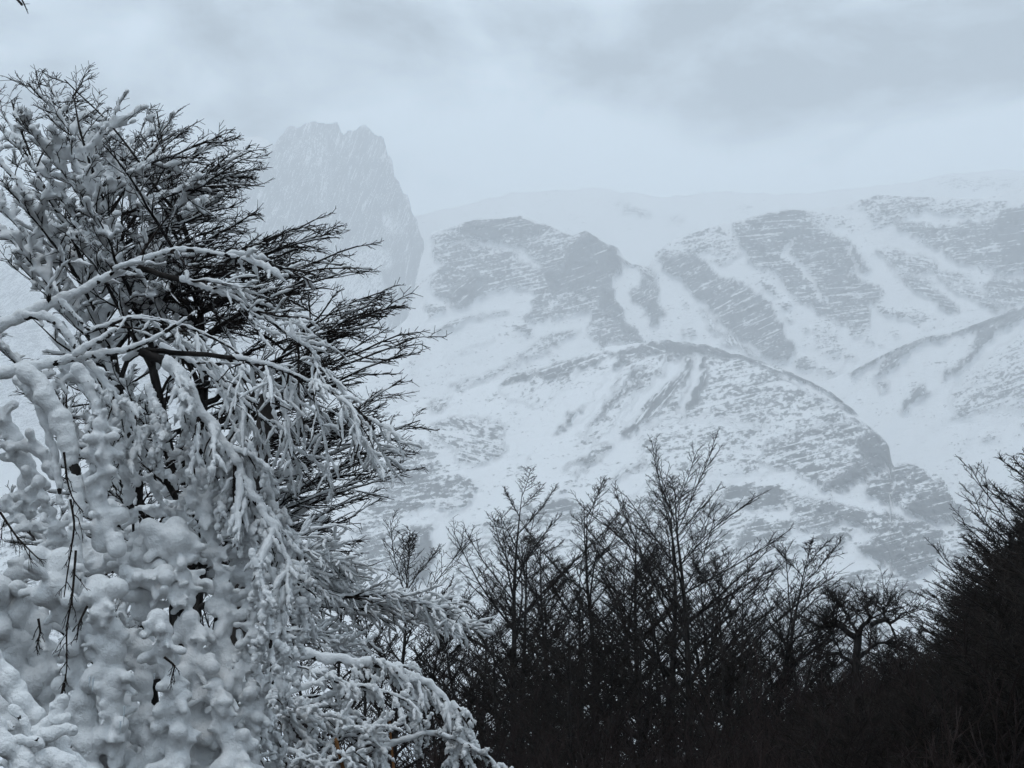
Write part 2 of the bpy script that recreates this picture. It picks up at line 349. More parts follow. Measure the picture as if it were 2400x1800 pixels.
# main wall: dark buttress, ribbed face to the right and snow gullies between them
slope('mountain_face', [(-900, 1180), (300, 1050), (640, 930), (780, 850), (860, 795), (940, 762), (958, 740), (966, 700), (985, 610), (1000, 565), (1012, 545), (1060, 530), (1110, 516), (1165, 513), (1222, 504), (1260, 520), (1300, 535), (1340, 552), (1373, 541), (1400, 558), (1420, 570), (1450, 581), (1462, 605), (1480, 618), (1520, 625),
       (1540, 588), (1580, 562), (1640, 541), (1720, 517), (1790, 502), (1845, 489), (1900, 496), (1960, 486), (2010, 470), (2055, 457), (2110, 460), (2200, 462), (2290, 468), (2340, 455), (2400, 437), (2500, 405), (2900, 380)],
      1330, 2420, 1750, -300, 2750, 5.5, 120, 0.06, [
      (Z4((520,380),(640,320),(760,285),(900,275),(1040,250),(1150,300),(1300,375),(1410,340),(1480,390),(1600,445),(1630,520),(1600,580),(1550,600),(1560,700),(1600,800),(1680,900),(1750,1000),(1640,1000),(1500,1000),(1420,950),(1420,880),(1450,800),(1380,790),(1300,850),(1150,870),(1060,830),(1130,740),(1050,700),(980,680),(900,700),(780,730),(720,790),(640,780),(570,720),(500,660),(520,600),(600,550),(520,500)), .66, 12),
      (Z4((1280,450),(1420,360),(1480,400),(1600,450),(1620,540),(1560,600),(1560,700),(1500,760),(1350,700),(1200,680),(1180,600),(1280,540)), .95, 20),
      (Z4((650,680),(740,600),(830,610),(840,680),(760,740),(690,780),(640,760)), .95, 40),
      (Z4((700,330),(900,280),(1040,255),(1150,310),(1150,370),(1000,380),(850,390),(730,370)), .9, 10),
      (Z4((640,420),(900,410),(1050,450),(1160,570),(1100,560),(1000,470),(850,440),(640,440)), .25, -20),
      (Z4((1550,640),(1600,800),(1700,930),(1750,990),(1660,960),(1560,830),(1480,800),(1500,700)), .95, 30),
      (Z4((470,760),(580,770),(600,810),(500,840)), .5), (Z4((540,920),(640,850),(760,830),(960,800),(950,815),(760,860),(620,910),(545,945)), .6, 15),
      (Z4((1000,885),(1060,880),(1110,900),(1100,940),(1040,940)), .85), (Z4((1040,1040),(1150,960),(1280,920),(1380,910),(1300,980),(1200,1040),(1080,1090),(1000,1070)), .6, 25),
      (Z4((640,1230),(800,1170),(960,1100),(1080,1060),(1000,1120),(820,1200),(680,1280)), .5, 25), (Z4((560,1080),(760,1020),(930,950),(900,980),(700,1060)), .35, 25),
      (Z4((1650,680),(1720,650),(1720,600),(1780,590),(1830,640),(1830,740),(1840,840),(1810,880),(1760,840),(1740,780),(1680,740)), .8, 25),
      (Z4((1640,510),(1750,550),(1820,620),(1760,650),(1700,560),(1620,540)), .62, -30),
      (Z5((70,460),(200,400),(330,340),(440,310),(530,400),(560,480),(480,560),(380,480),(250,470),(120,480)), .5, 10),
      (Z5((100,490),(300,470),(400,520),(420,600),(560,630),(680,700),(760,760),(800,850),(860,950),(890,1050),(830,1100),(720,1080),(640,1000),(540,950),(480,900),(430,800),(320,740),(260,650),(180,600),(120,540)), .80, 25),
      (Z5((330,760),(430,860),(470,920),(560,960),(640,1040),(740,1090),(640,1060),(500,1010),(430,950),(400,880)), .5, -60),
      (Z5((530,300),(640,280),(740,240),(850,215),(960,225),(1000,300),(1100,360),(1200,400),(1250,440),(1300,520),(1340,580),(1220,560),(1200,600),(1300,620),(1390,690),(1370,760),(1320,780),(1330,870),(1300,900),(1200,900),(1100,850),(1000,800),(900,730),(830,640),(760,580),(640,530),(600,460),(540,380)), .78, 6),
      (Z5((940,220),(1100,250),(1210,290),(1210,340),(1050,330),(980,280)), .45),
      (Z5((800,460),(900,410),(870,450),(960,560),(1040,680),(1090,750),(1060,760),(990,660),(900,560),(830,490)), .12, 6, 3), (Z5((860,420),(900,360),(918,360),(885,425)), .0, 6, 3), (Z5((1200,440),(1225,450),(1250,560),(1225,560)), .1, 6, 3),
      (Z5((1140,880),(1320,900),(1400,1010),(1300,960),(1200,940)), .45), (Z5((990,880),(1100,870),(1140,920),(1150,1000),(1160,1060),(1060,1060),(1000,1000)), .45), (Z5((1160,1010),(1220,1030),(1250,1100),(1180,1080)), .42),
      (Z5((1360,770),(1500,790),(1600,800),(1690,850),(1600,880),(1500,850),(1400,840)), .55), (Z5((1410,920),(1500,930),(1490,970),(1420,960)), .4),
      (Z5((1260,170),(1360,135),(1450,150),(1560,140),(1700,160),(1620,230),(1500,270),(1400,330),(1330,260),(1280,220)), .56),
      (Z5((1620,190),(1850,160),(2100,180),(2100,260),(1900,280),(1700,250)), .5),
      (Z5((1450,300),(1560,280),(1700,320),(1760,300),(1900,300),(2080,290),(2300,230),(2800,100),(2800,900),(2212,600),(2100,600),(1990,560),(1900,540),(1790,510),(1700,440),(1600,380),(1480,330)), .74, 8),
      (Z5((2060,260),(2240,180),(2700,200),(2700,560),(2240,510),(2100,540),(2060,420),(2040,340)), 1.05, 8),
      (Z5((1340,450),(1440,440),(1560,470),(1700,500),(1720,560),(1850,590),(1950,660),(1900,690),(1780,640),(1650,590),(1520,610),(1440,560),(1380,500)), .56, -5),
      (Z5((1520,620),(1580,590),(1650,640),(1730,700),(1800,750),(1850,820),(1760,800),(1650,740),(1560,670)), .80, -8),
      (Z5((1690,620),(1800,650),(1950,690),(2060,740),(2180,760),(2060,810),(1980,780),(1870,730),(1780,680)), .62, -10),
      (Z5((1980,660),(2060,610),(2300,640),(2300,760),(2080,800),(2000,720)), .66, -5),
      (Z5((890,1100),(960,1060),(1020,1090),(1000,1130),(900,1130)), .75), (Z5((920,1150),(1020,1130),(1140,1140),(1130,1200),(1040,1150)), .52),
      (Z5((690,660),(750,660),(810,710),(790,730),(730,700)), .72), (Z5((820,765),(880,770),(880,795),(830,790)), .75), (Z5((835,830),(870,830),(865,845)), .8), (Z5((915,885),(945,885),(940,915)), .7), (Z5((240,740),(290,760),(260,790)), .6), (Z5((240,920),(320,915),(340,960),(270,980)), .5),
      ], seed=2, rough=3, label='snow streaked rock wall with a dark central buttress')

# moraine on the right, behind the front one
slope('mountain_moraine', [(1500, 1000), (1850, 905), (1950, 888), (1990, 873), (2029, 852), (2110, 811), (2171, 790), (2232, 778), (2314, 750), (2400, 713), (2520, 670), (2900, 620)],
      1480, 2100, 1500, 1500, 2900, 6, 80, 0.03, [
      (Z5((1800,1250),(2000,1080),(2212,900),(2700,700),(2700,1400),(2212,1380),(2100,1370),(1900,1400),(1800,1440),(1780,1330)), .40, 20, 14),
      (Z5((1980,1230),(2212,1150),(2600,1150),(2600,1350),(2212,1350),(2050,1300),(1930,1420),(1800,1440),(1850,1330)), .56, 20, 10),
      (Z5((1215,1160),(1300,1105),(1500,1005),(1650,955),(1800,925),(2000,860),(2230,760),(2600,640),(2600,740),(2212,840),(2100,860),(1960,910),(1800,950),(1650,975),(1500,1030),(1330,1110),(1270,1150),(1230,1175)), .9, 20, 3),
      (Z5((1380,1180),(1400,1110),(1480,1040),(1560,1010),(1640,980),(1600,1020),(1500,1080),(1430,1160)), .8, 35),
      (Z5((1950,910),(2100,860),(2240,800),(2240,840),(2050,920),(1960,1010),(1880,1110),(1800,1190),(1740,1190),(1820,1110),(1920,1000)), .8, 35),
      (Z5((1500,1400),(1530,1320),(1570,1250),(1650,1240),(1660,1310),(1590,1320),(1540,1370)), .85, 40), (Z5((1350,1220),(1440,1190),(1450,1260),(1380,1300)), .6, 20),
      (Z5((2150,1450),(2240,1440),(2240,1490)), .6), (Z9((1880,430),(2090,410),(2100,440),(1980,450)), .48), (Z9((1860,600),(1960,580),(2010,620),(1900,630)), .55),
      (Z9((1860,690),(2000,690),(2050,780),(1960,820),(1880,760)), .65), (Z9((1920,880),(1980,870),(2020,920),(1950,920)), .65), (Z9((2000,700),(2600,600),(2600,1200),(2100,1000)), .5, 10, 20)],
      seed=8, rough=1.5, label='snowy moraine ridge with dark crest at right')

# front moraine with its rock humps
slope('mountain_slope', [(-1200, 1330), (0, 1180), (500, 1080), (760, 1010), (900, 965), (1000, 935), (1100, 912), (1178, 890), (1207, 874), (1288, 850), (1370, 829), (1451, 810), (1512, 803), (1565, 798), (1610, 803), (1663, 811), (1744, 835), (1825, 860), (1907, 896), (1968, 933), (2017, 974), (2034, 998), (2070, 1027), (2086, 1050), (2092, 1098), (2108, 1076), (2162, 1094), (2210, 1120), (2232, 1158), (2238, 1180), (2258, 1178), (2282, 1217), (2287, 1246), (2330, 1290), (2420, 1330), (2700, 1420), (3000, 1500)],
      1735, 1850, 950, -900, 2900, 6.5, 130, 0.08, [
      (Z9((0,700),(500,700),(900,1100),(1100,1300),(1100,1660),(-400,1660)), .45, 15, 30), (Z8((850,1100),(2212,1000),(2212,1700),(850,1700)), .42, 15, 30),
      ([(-1200,1200),(700,1080),(780,1300),(700,1750),(-1200,1750)], .45, 20, 30),
      (Z8((690,430),(850,340),(1100,350),(1200,400),(1180,480),(1200,560),(1130,640),(1010,670),(900,640),(870,580),(790,520)), .54, -12, 8),
      (Z8((860,170),(950,110),(1040,100),(1000,150),(900,190)), .78, 25), (Z8((1000,60),(1180,10),(1240,0),(1150,60),(1060,90)), .5, 25), (Z8((690,280),(850,210),(820,300),(740,330)), .5, 25),
      (Z8((420,560),(560,480),(730,550),(780,640),(800,700),(900,720),(1020,780),(1000,900),(880,970),(700,930),(560,1000),(400,1060),(250,1150),(200,1100),(330,900),(300,780),(430,700)), .56, 10, 8),
      (Z8((430,600),(700,560),(800,690),(720,900),(560,960),(350,1000),(330,830)), .66, 10, 12),
      (Z8((200,1150),(400,1080),(620,1080),(650,1200),(560,1380),(400,1350),(250,1250)), .62, 15, 10),
      (Z8((600,1060),(700,1050),(730,1110),(740,1250),(720,1330),(690,1400),(600,1420),(560,1380),(600,1250),(640,1150)), 1.0, 30),
      (Z8((740,1000),(860,990),(830,1200),(850,1400),(800,1560),(690,1560),(690,1420),(745,1260)), .02, 0, 6),
      (Z8((830,1180),(900,1140),(950,1160),(940,1250),(870,1280)), .68), (Z8((1000,1050),(1200,960),(1450,900),(1580,880),(1680,940),(1700,1000),(1400,1050),(1200,1080)), .54, 10, 8),
      (Z8((1410,930),(1500,880),(1580,870),(1680,930),(1500,960),(1400,980)), .78, 12), (Z8((1580,690),(1700,600),(1850,510),(1900,560),(1750,640)), .6, 35), (Z8((1600,740),(1700,680),(1720,700)), .55, 35),
      (Z8((1800,810),(2000,680),(2150,600),(2230,500),(2230,560),(2000,720),(1850,820)), .58, 35), (Z8((1540,830),(1620,800),(1600,830)), .75), (Z8((1300,690),(1330,630),(1390,580),(1370,620)), .55, 50),
      # scoured fan below the crest
      (Z4((1600,1060),(2000,1030),(1990,1060),(1750,1250),(1600,1400),(1480,1560),(1380,1540),(1500,1350),(1600,1200)), .42, 20, 16),
      (Z4((930,1220),(1100,1180),(1400,1110),(1300,1250),(1150,1380),(1000,1340),(900,1280)), .36, 30, 12),
      (Z5((150,1050),(400,1040),(700,1100),(1000,1230),(1250,1420),(1280,1470),(1000,1460),(700,1480),(600,1440),(450,1440),(300,1430),(0,1420),(100,1250)), .50, 12, 16),
      (Z4((930,1220),(1010,1160),(1150,1150),(1300,1090),(1450,1060),(1600,1040),(1590,1060),(1450,1110),(1300,1160),(1180,1210),(1100,1190),(980,1230)), .82, 20),
      (Z4((1590,1090),(1560,1200),(1450,1320),(1330,1400),(1220,1510),(1300,1460),(1420,1370),(1520,1280),(1600,1200)), .90, 48),
      (Z4((1680,1130),(1600,1250),(1500,1350),(1440,1470),(1500,1420),(1600,1330),(1700,1240),(1740,1150)), .74, 48),
      (Z4((2000,1050),(1950,1150),(1860,1250),(1800,1300),(1680,1440),(1580,1550),(1680,1500),(1800,1400),(1900,1320),(1990,1200),(2040,1080)), .82, 50),
      (Z4((2080,1040),(2060,1180),(2020,1300),(2000,1400),(2060,1350),(2110,1200),(2110,1060)), .90, 75),
      (Z4((1610,1080),(1640,1100),(1560,1240),(1400,1440),(1320,1490),(1300,1470),(1460,1290)), -.22, 48, 6), (Z4((1930,1060),(1990,1060),(1900,1200),(1780,1340),(1640,1460),(1600,1450),(1690,1340),(1810,1210)), -.22, 48, 6), (Z5((330,1060),(370,1070),(340,1180),(290,1330),(250,1400),(220,1380),(280,1220)), -.22, 70, 6),
      (Z4((1600,1040),(1750,1000),(1880,972),(2000,984),(2212,1024),(2212,1060),(2000,1040),(1900,1030),(1760,1050),(1640,1090),(1560,1160),(1590,1080)), .84, 5, 4),
      (Z5((0,1000),(150,972),(280,994),(400,1009),(600,1059),(800,1124),(1000,1209),(1150,1294),(1270,1400),(1200,1380),(1050,1290),(900,1210),(700,1120),(500,1070),(350,1050),(200,1050),(0,1060)), .86, -20, 4),
      (Z5((800,1150),(1000,1240),(1150,1330),(1100,1330),(950,1270),(820,1200)), .2, -25, 4),
      (Z9((0,380),(300,340),(700,380),(1100,330),(900,420),(680,580),(760,640),(500,660),(0,600)), .40, 12, 16),
      # hump one
      (Z9((670,560),(760,440),(900,400),(1050,370),(1200,340),(1320,368),(1425,445),(1462,540),(1465,590),(1350,640),(1220,720),(1110,745),(1000,690),(900,640),(780,600)), .60, 15, 6),
      (Z9((1250,440),(1330,390),(1425,455),(1462,560),(1400,610),(1280,660),(1180,720),(1080,735),(1070,690),(1200,630),(1300,560),(1260,500)), .97, 22),
      (Z9((1290,740),(1300,680),(1400,640),(1480,585),(1560,572),(1680,642),(1765,715),(1810,800),(1805,880),(1700,915),(1600,880),(1500,830),(1380,790)), .66, 12),
      (Z9((1500,840),(1620,790),(1740,770),(1810,780),(1805,890),(1690,915),(1580,870)), 1.05, 12),
      (Z9((1800,800),(1870,815),(1930,900),(1940,980),(1900,1060),(1800,1040),(1830,930)), .82),
      (Z9((500,720),(620,700),(760,700),(830,740),(850,830),(700,840),(560,830),(450,800)), .76, 10), 
      (Z9((840,740),(950,760),(1100,800),(1200,830),(1330,850),(1500,890),(1650,930),(1750,960),(1740,1010),(1700,1100),(1680,1180),(1560,1235),(1450,1190),(1330,1120),(1250,1100),(1280,1040),(1380,980),(1250,930),(1150,920),(1040,960),(920,960),(880,880)), .68, 15),
      (Z9((1280,1080),(1400,1020),(1540,990),(1500,1060),(1380,1120)), .97, 15), (Z9((1450,1150),(1540,1070),(1700,1020),(1745,1050),(1700,1140),(1600,1230),(1520,1220)), .97, 15),
      (Z9((660,900),(900,900),(880,980),(760,1000),(700,1060),(560,1070),(600,980)), .72), (Z9((720,1020),(880,1000),(1000,1080),(860,1080)), .72), (Z9((1000,1000),(1150,970),(1240,960),(1200,1020),(1140,1080),(1060,1060)), .72),
      (Z9((1740,950),(1900,960),(1900,1080),(1830,1200),(1740,1100)), .5),
      (Z9((1080,1240),(1300,1180),(1480,1220),(1700,1300),(1650,1350),(1500,1360),(1300,1380),(1150,1420),(1050,1380)), .6, 10, 8), (Z9((900,1420),(1200,1350),(1400,1340),(1450,1420),(1500,1900),(800,1900)), .6, 10, 20),
      (Z9((1110,755),(1300,670),(1290,740),(1400,800),(1530,880),(1400,840),(1250,810)), .0, 10, 4), (Z9((880,990),(960,1020),(1000,1080),(1020,1150),(980,1150),(960,1060)), .02, 10, 4), (Z9((1200,1000),(1235,1000),(1200,1090),(1150,1110)), .02, 10, 4), (Z9((830,780),(870,800),(880,860),(850,850)), .05, 10, 4),
      (Z9((1570,1240),(1680,1170),(1720,1110),(1780,1180),(1830,1220),(1740,1300),(1680,1290)), -.1, 10, 4), (Z9((1930,930),(2050,980),(2100,1000),(2000,1000)), 0.0, 0, 5)],
      seed=4, rough=6.0, power=0.75, label='near mountain slope with scoured fan and two rock humps')

# ------------------------------------------------------------------ haze: one closed box of even thin mist round everything
def haze():
    x, y0, y1, z0, z1 = 12000.0, -6000.0, 12000.0, -25.0, 1780.0 * KM
    V = [(-x, y0, z0), (x, y0, z0), (x, y1, z0), (-x, y1, z0), (-x, y0, z1), (x, y0, z1), (x, y1, z1), (-x, y1, z1)]
    Fq = [(0, 3, 2, 1), (4, 5, 6, 7), (0, 1, 5, 4), (1, 2, 6, 5), (2, 3, 7, 6), (3, 0, 4, 7)]
    me = mesh_from('haze', np.array(V), np.array(Fq), smooth=False)
    m = bpy.data.materials.new('blowing_snow_haze'); m.use_nodes = True
    t = m.node_tree; t.nodes.clear()
    o = t.nodes.new('ShaderNodeOutputMaterial'); v = t.nodes.new('ShaderNodeVolumePrincipled')
    v.inputs['Color'].default_value = (0.945, 0.972, 1.0, 1); v.inputs['Density'].default_value = HAZE_DENSITY
    v.inputs['Density Attribute'].default_value = ''; v.inputs['Anisotropy'].default_value = 0.0
    t.links.new(v.outputs['Volume'], o.inputs['Volume'])
    m.cycles.homogeneous_volume = True
    tag(obj('haze', me, m), 'pale blowing snow haze filling the valley air', kind='stuff')
haze()

# ------------------------------------------------------------------ tree growing
def unit(v): return v / (np.linalg.norm(v, axis=-1, keepdims=True) + 1e-9)

def shoot(start, d, length, k, r0, r1, bend=(0, 0, 0), wob=0.05, g=None):
    """n shoots of k points; bend is a pull per unit step (n,3) or (3,)"""
    g = g or rng
    n = len(start); P = np.zeros((n, k, 3)); P[:, 0] = start
    d = unit(d); bend = np.broadcast_to(np.asarray(bend, float), (n, 3))
    st = (length / (k - 1))[:, None]
    for i in range(1, k):
        d = unit(d + bend / (k - 1) + g.normal(0, wob, (n, 3)))
        P[:, i] = P[:, i - 1] + d * st
    t = np.linspace(0, 1, k)[None]
    Rr = r0[:, None] * (1 - t) + r1[:, None] * t
    return P, Rr

def sprout(P, Rr, m, t0, t1, angle, adev, length, lvar=0.25, taper=0.55, k=4, rfac=0.55, r1=0.002, flat=0.35, up=(0, 0, 1),
           bend=(0, 0, 0.25), wob=0.08, rmin=0.002, g=None, plane=None, keep=None):
    """m side shoots on each parent, alternating left and right in a flat spray"""
    g = g or rng
    n, kk, _ = P.shape
    j = np.arange(m)
    t = t0 + (t1 - t0) * (j[None] + g.random((n, m))) / m
    f = t * (kk - 1); i = np.clip(f.astype(int), 0, kk - 2); f = f - i
    ar = np.arange(n)[:, None]
    a = P[ar, i]; b = P[ar, i + 1]
    s = a * (1 - f[..., None]) + b * f[..., None]
    T = unit(b - a)
    rp = Rr[ar, i] * (1 - f) + Rr[ar, i + 1] * f
    upv = np.broadcast_to(np.asarray(up, float), T.shape) if plane is None else np.broadcast_to(plane[:, None, :], T.shape)
    side = unit(np.cross(T, upv) + 1e-4)
    nor = unit(np.cross(side, T))
    sg = np.where((j[None] + g.integers(0, 2, (n, 1))) % 2 == 0, 1.0, -1.0)
    ph = g.normal(0, flat, (n, m))
    lat = side * (sg * np.cos(ph))[..., None] + nor * np.sin(ph)[..., None]
    an = np.radians(g.normal(angle, adev, (n, m)))[..., None]
    d = T * np.cos(an) + lat * np.sin(an)
    ln = np.asarray(length).reshape(-1, 1) * (1 - taper * (t - t0) / max(t1 - t0, 1e-6)) * (1 + g.normal(0, lvar, (n, m)).clip(-0.6, 0.8))
    r0 = np.maximum(rp * rfac, rmin)
    nm = n * m
    arrs = [s.reshape(nm, 3), d.reshape(nm, 3), ln.reshape(nm), r0.reshape(nm)]
    if keep is not None:
        sel = g.random(nm) < keep; arrs = [q[sel] for q in arrs]
    return shoot(arrs[0], arrs[1], arrs[2], k, arrs[3], np.full(len(arrs[0]), r1), bend, wob, g)

def tube_arrays(P, Rr, sides):
    n, k, _ = P.shape
    T = np.empty_like(P); T[:, 1:-1] = P[:, 2:] - P[:, :-2]; T[:, 0] = P[:, 1] - P[:, 0]; T[:, -1] = P[:, -1] - P[:, -2]
    T = unit(T)
    ref = np.where(np.abs(T[:, :1, 2:3]) > 0.8, np.array([1.0, 0.13, 0]), np.array([0.1, 0.07, 1.0]))
    A = unit(np.cross(T, np.broadcast_to(ref, T.shape))); B = np.cross(T, A)
    th = np.arange(sides) * 2 * np.pi / sides
    V = P[:, :, None] + Rr[:, :, None, None] * (A[:, :, None] * np.cos(th)[None, None, :, None] + B[:, :, None] * np.sin(th)[None, None, :, None])
    i = np.arange(n * k * sides).reshape(n, k, sides)
    a = i[:, :-1]; b = i[:, 1:]
    Fq = np.stack([a, np.roll(a, -1, 2), np.roll(b, -1, 2), b], -1).reshape(-1, 4)
    return V.reshape(-1, 3), Fq

def tubes_mesh(name, parts):
    Vs, Fs, o = [], [], 0
    for P, Rr, s in parts:
        if len(P) == 0: continue
        V, Fq = tube_arrays(P, Rr, s); Vs.append(V); Fs.append(Fq + o); o += len(V)
    return mesh_from(name, np.concatenate(Vs), np.concatenate(Fs))

def resample(pts, k):
    pts = np.asarray(pts, float); d = np.r_[0, np.cumsum(np.linalg.norm(np.diff(pts, axis=0), axis=1))]
    # smooth catmull style: cubic through linear resample then blur
    t = np.linspace(0, d[-1], k); q = np.stack([np.interp(t, d, pts[:, c]) for c in range(3)], -1)
    for _ in range(max(1, k // 10)):
        q[1:-1] = 0.25 * q[:-2] + 0.5 * q[1:-1] + 0.25 * q[2:]
    return q

# ------------------------------------------------------------------ bare southern beeches of the middle distance
def grow_beech(height, stems, seed, wind=0.0, spread=1.0, dens=1.0, rmin=0.0095, ang=64, rise=0.15):
    """returns (trunk parts, twig parts) at the origin; stems: list of (lean_x, lean_y, share of height, base offset)"""
    g = np.random.default_rng(seed)
    trunk, twigs = [], []
    for lx, ly, sh, off in stems:
        H = height * sh
        k = 14
        st = np.array([[off[0], off[1], -0.3]])
        d0 = np.array([[lx * 0.45, ly * 0.45, 1.0]])
        P, Rr = shoot(st, d0, np.array([H + 0.3]), k, np.array([0.0155 * H + 0.012]), np.array([0.007]), bend=(lx * 0.3 + wind * 0.12, ly * 0.3, 0.05), wob=0.035, g=g)
        trunk.append((P, Rr, 6))
        # limbs: ascending, longer at mid height
        m = int(25 * dens)
        t = 0.16 + 0.83 * (np.arange(m) + g.random(m)) / m
        f = t * (k - 1); i = np.clip(f.astype(int), 0, k - 2); f = (f - i)[:, None]
        s = P[0, i] * (1 - f) + P[0, i + 1] * f
        T = unit(P[0, i + 1] - P[0, i])
        az = np.arange(m) * 2.4 + g.normal(0, 0.4, m)
        h = np.stack([np.cos(az), np.sin(az), np.zeros(m)], -1)
        an = np.radians(g.normal(ang, 8, m) - 24 * t)[:, None]
        d = T * np.cos(an) + h * np.sin(an)
        prof = np.interp(t, [0.1, 0.35, 0.6, 0.85, 1.0], [0.34, 0.38, 0.33, 0.22, 0.09])
        ln = H * prof * spread * (1 + g.normal(0, 0.2, m).clip(-.4, .5)) * (1 + 0.35 * wind * h[:, 0])
        rp = Rr[0, i]
        L1 = shoot(s, d, ln, 7, np.maximum(rp * 0.5, 0.013), np.full(m, rmin), bend=np.stack([0.3 * wind + 0 * t, 0 * t, rise + 0 * t], -1) , wob=0.06, g=g)
        trunk.append((L1[0], L1[1], 4))
        L2 = sprout(*L1, 13, 0.10, 0.99, 38, 8, ln * 0.32, taper=0.60, k=4, rfac=0.6, r1=rmin * 0.75, flat=0.28, bend=(0.15 * wind, 0, 0.22), wob=0.07, rmin=rmin, g=g)
        l2 = np.linalg.norm(L2[0][:, -1] - L2[0][:, 0], axis=-1)
        L3 = sprout(*L2, 5, 0.12, 1.0, 40, 9, np.maximum(l2 * 0.42, 0.10), taper=0.6, k=3, rfac=0.8, r1=rmin * 0.5, flat=0.35, bend=(0, 0, 0.2), wob=0.08, rmin=rmin * 0.8, g=g)
        L4 = sprout(*L3, 2, 0.25, 1.0, 42, 10, np.full(len(L3[0]), 0.11), taper=0.2, k=2, rfac=0.8, r1=rmin * 0.45, flat=0.6, bend=(0, 0, 0), wob=0.0, rmin=rmin * 0.6, g=g, keep=0.55)
        twigs += [(*L2, 3), (*L3, 3), (*L4, 3)]
    return trunk, twigs

def put_tree(name, me_t, me_c, loc, rz, s, label, group, cat='tree'):
    e = empty(name, loc); e.rotation_euler = (0, 0, rz); e.scale = (s, s, s)
    obj('trunk', me_t, M_BARK, e); obj('crown', me_c, M_TWIG, e)
    return tag(e, label, cat, group)

def beech_meshes(*a, **k):
    tr, tw = grow_beech(*a, **k)
    return tubes_mesh('beech_trunk', tr), tubes_mesh('beech_crown', tw)

def place(px, Y):
    """ground point under pixel column px at depth Y"""
    x = (px - 1200) / F * Y / (cp + 0.07 * sp)
    return np.array([x, Y, float(ground_z(x, Y))])
def height_to(px, py, Y):
    b = place(px, Y); t = at(px, py, Y)
    return t[2] - b[2]

GM = 'bare beeches standing in front of the mountain'
# (base px, top px row, depth, stems, seed, wind, spread, label)
mid = [
    (1195, 1122, 40, [(-.03, 0, 1, (0, 0)), (.16, .05, .84, (.25, .1))], 21, 0.0, .98, 'tall slim bare beech, the one nearest the snowy arching branch, with a pointed top'),
    (1400, 1168, 42, [(.02, 0, 1, (0, 0)), (-.16, .1, .85, (-.3, 0)), (.12, -.1, .82, (.3, .2))], 22, 0.05, 1.0, 'many stemmed bare beech between the pointed one and the tallest one'),
    (1590, 1056, 38, [(.05, 0, 1, (0.1, 0)), (-.10, .05, .99, (-.25, .2)), (.22, .1, .78, (.3, 0))], 23, 0.12, 1.2, 'tallest bare beech with forked twin leaders and broad crown'),
    (1745, 1275, 37, [(.25, 0, 1, (0, 0)), (.10, .1, .88, (-.2, .1)), (.42, -.1, .78, (.2, 0))], 24, 0.35, 1.05, 'bare beech leaning away from the tallest one with a wind swept rounded crown'),
    (940, 1275, 36, [(-.05, 0, 1, (0, 0)), (.20, .1, .80, (.2, 0))], 25, 0.1, .95, 'small bare beech rising behind the snowy arching branch'),
    (800, 1330, 38, [(0.02, 0, 1, (0, 0)), (-.15, 0, .9, (-.2, .2))], 26, 0.0, .9, 'small bare beech half hidden by the snow laden boughs'),
]
mid_meshes = []
for bx, ty, Y, stems, seed, wind, spr, lab in mid:
    H = height_to(bx, ty, Y) * (.915 if seed == 23 else .98)
    mt, mc = beech_meshes(H, stems, seed, wind, spr)
    mid_meshes.append((mt, mc, H))
    put_tree('bare_beech_tree', mt, mc, place(bx, Y), 0, 1, lab, GM)
# thinner trees filling the stand behind
fill = [(1290, 1260, 47, 0, 1.2, 'bare beech just behind the pointed beech'), (1490, 1215, 46, 1, 2.1, 'bare beech with thin leaders behind the tallest beech'),
        (1690, 1330, 46, 4, 3.0, 'bare beech filling the gap behind the leaning beech'), (1120, 1400, 48, 5, .6, 'low bare beech behind the foot of the pointed beech'),
        (1850, 1420, 44, 4, 4.0, 'low bare beech between the leaning beech and the gnarled tree'), (1040, 1500, 44, 5, 2.6, 'low bare beech above the bend of the snowy arching branch'),
        (870, 1420, 45, 4, 5.1, 'slim bare beech beside the small ones behind the snowy boughs'), (1340, 1420, 36, 5, 5.5, 'shorter bare beech in front of the many stemmed one'),
        (1660, 1470, 33, 5, 1.9, 'short bare beech at the foot of the tallest beech')]
for bx, ty, Y, src, rz, lab in fill:
    H = height_to(bx, ty, Y); mt, mc, h0 = mid_meshes[src]
    put_tree('bare_beech_tree', mt, mc, place(bx, Y), rz, H / h0, lab, GM)

g = np.random.default_rng(44)
for i in range(11):
    bx = 1040 + 880 * (i + g.random()) / 11; Y = 30 + 22 * g.random(); ty = 1400 + 130 * g.random()
    H = height_to(bx, ty, Y); mt, mc, h0 = mid_meshes[int(g.integers(3, 6))]
    put_tree('bare_beech_tree', mt, mc, place(bx, Y), 6.28 * g.random(), H / h0, 'low bare beech in the dark thicket under the tall beeches', GM)

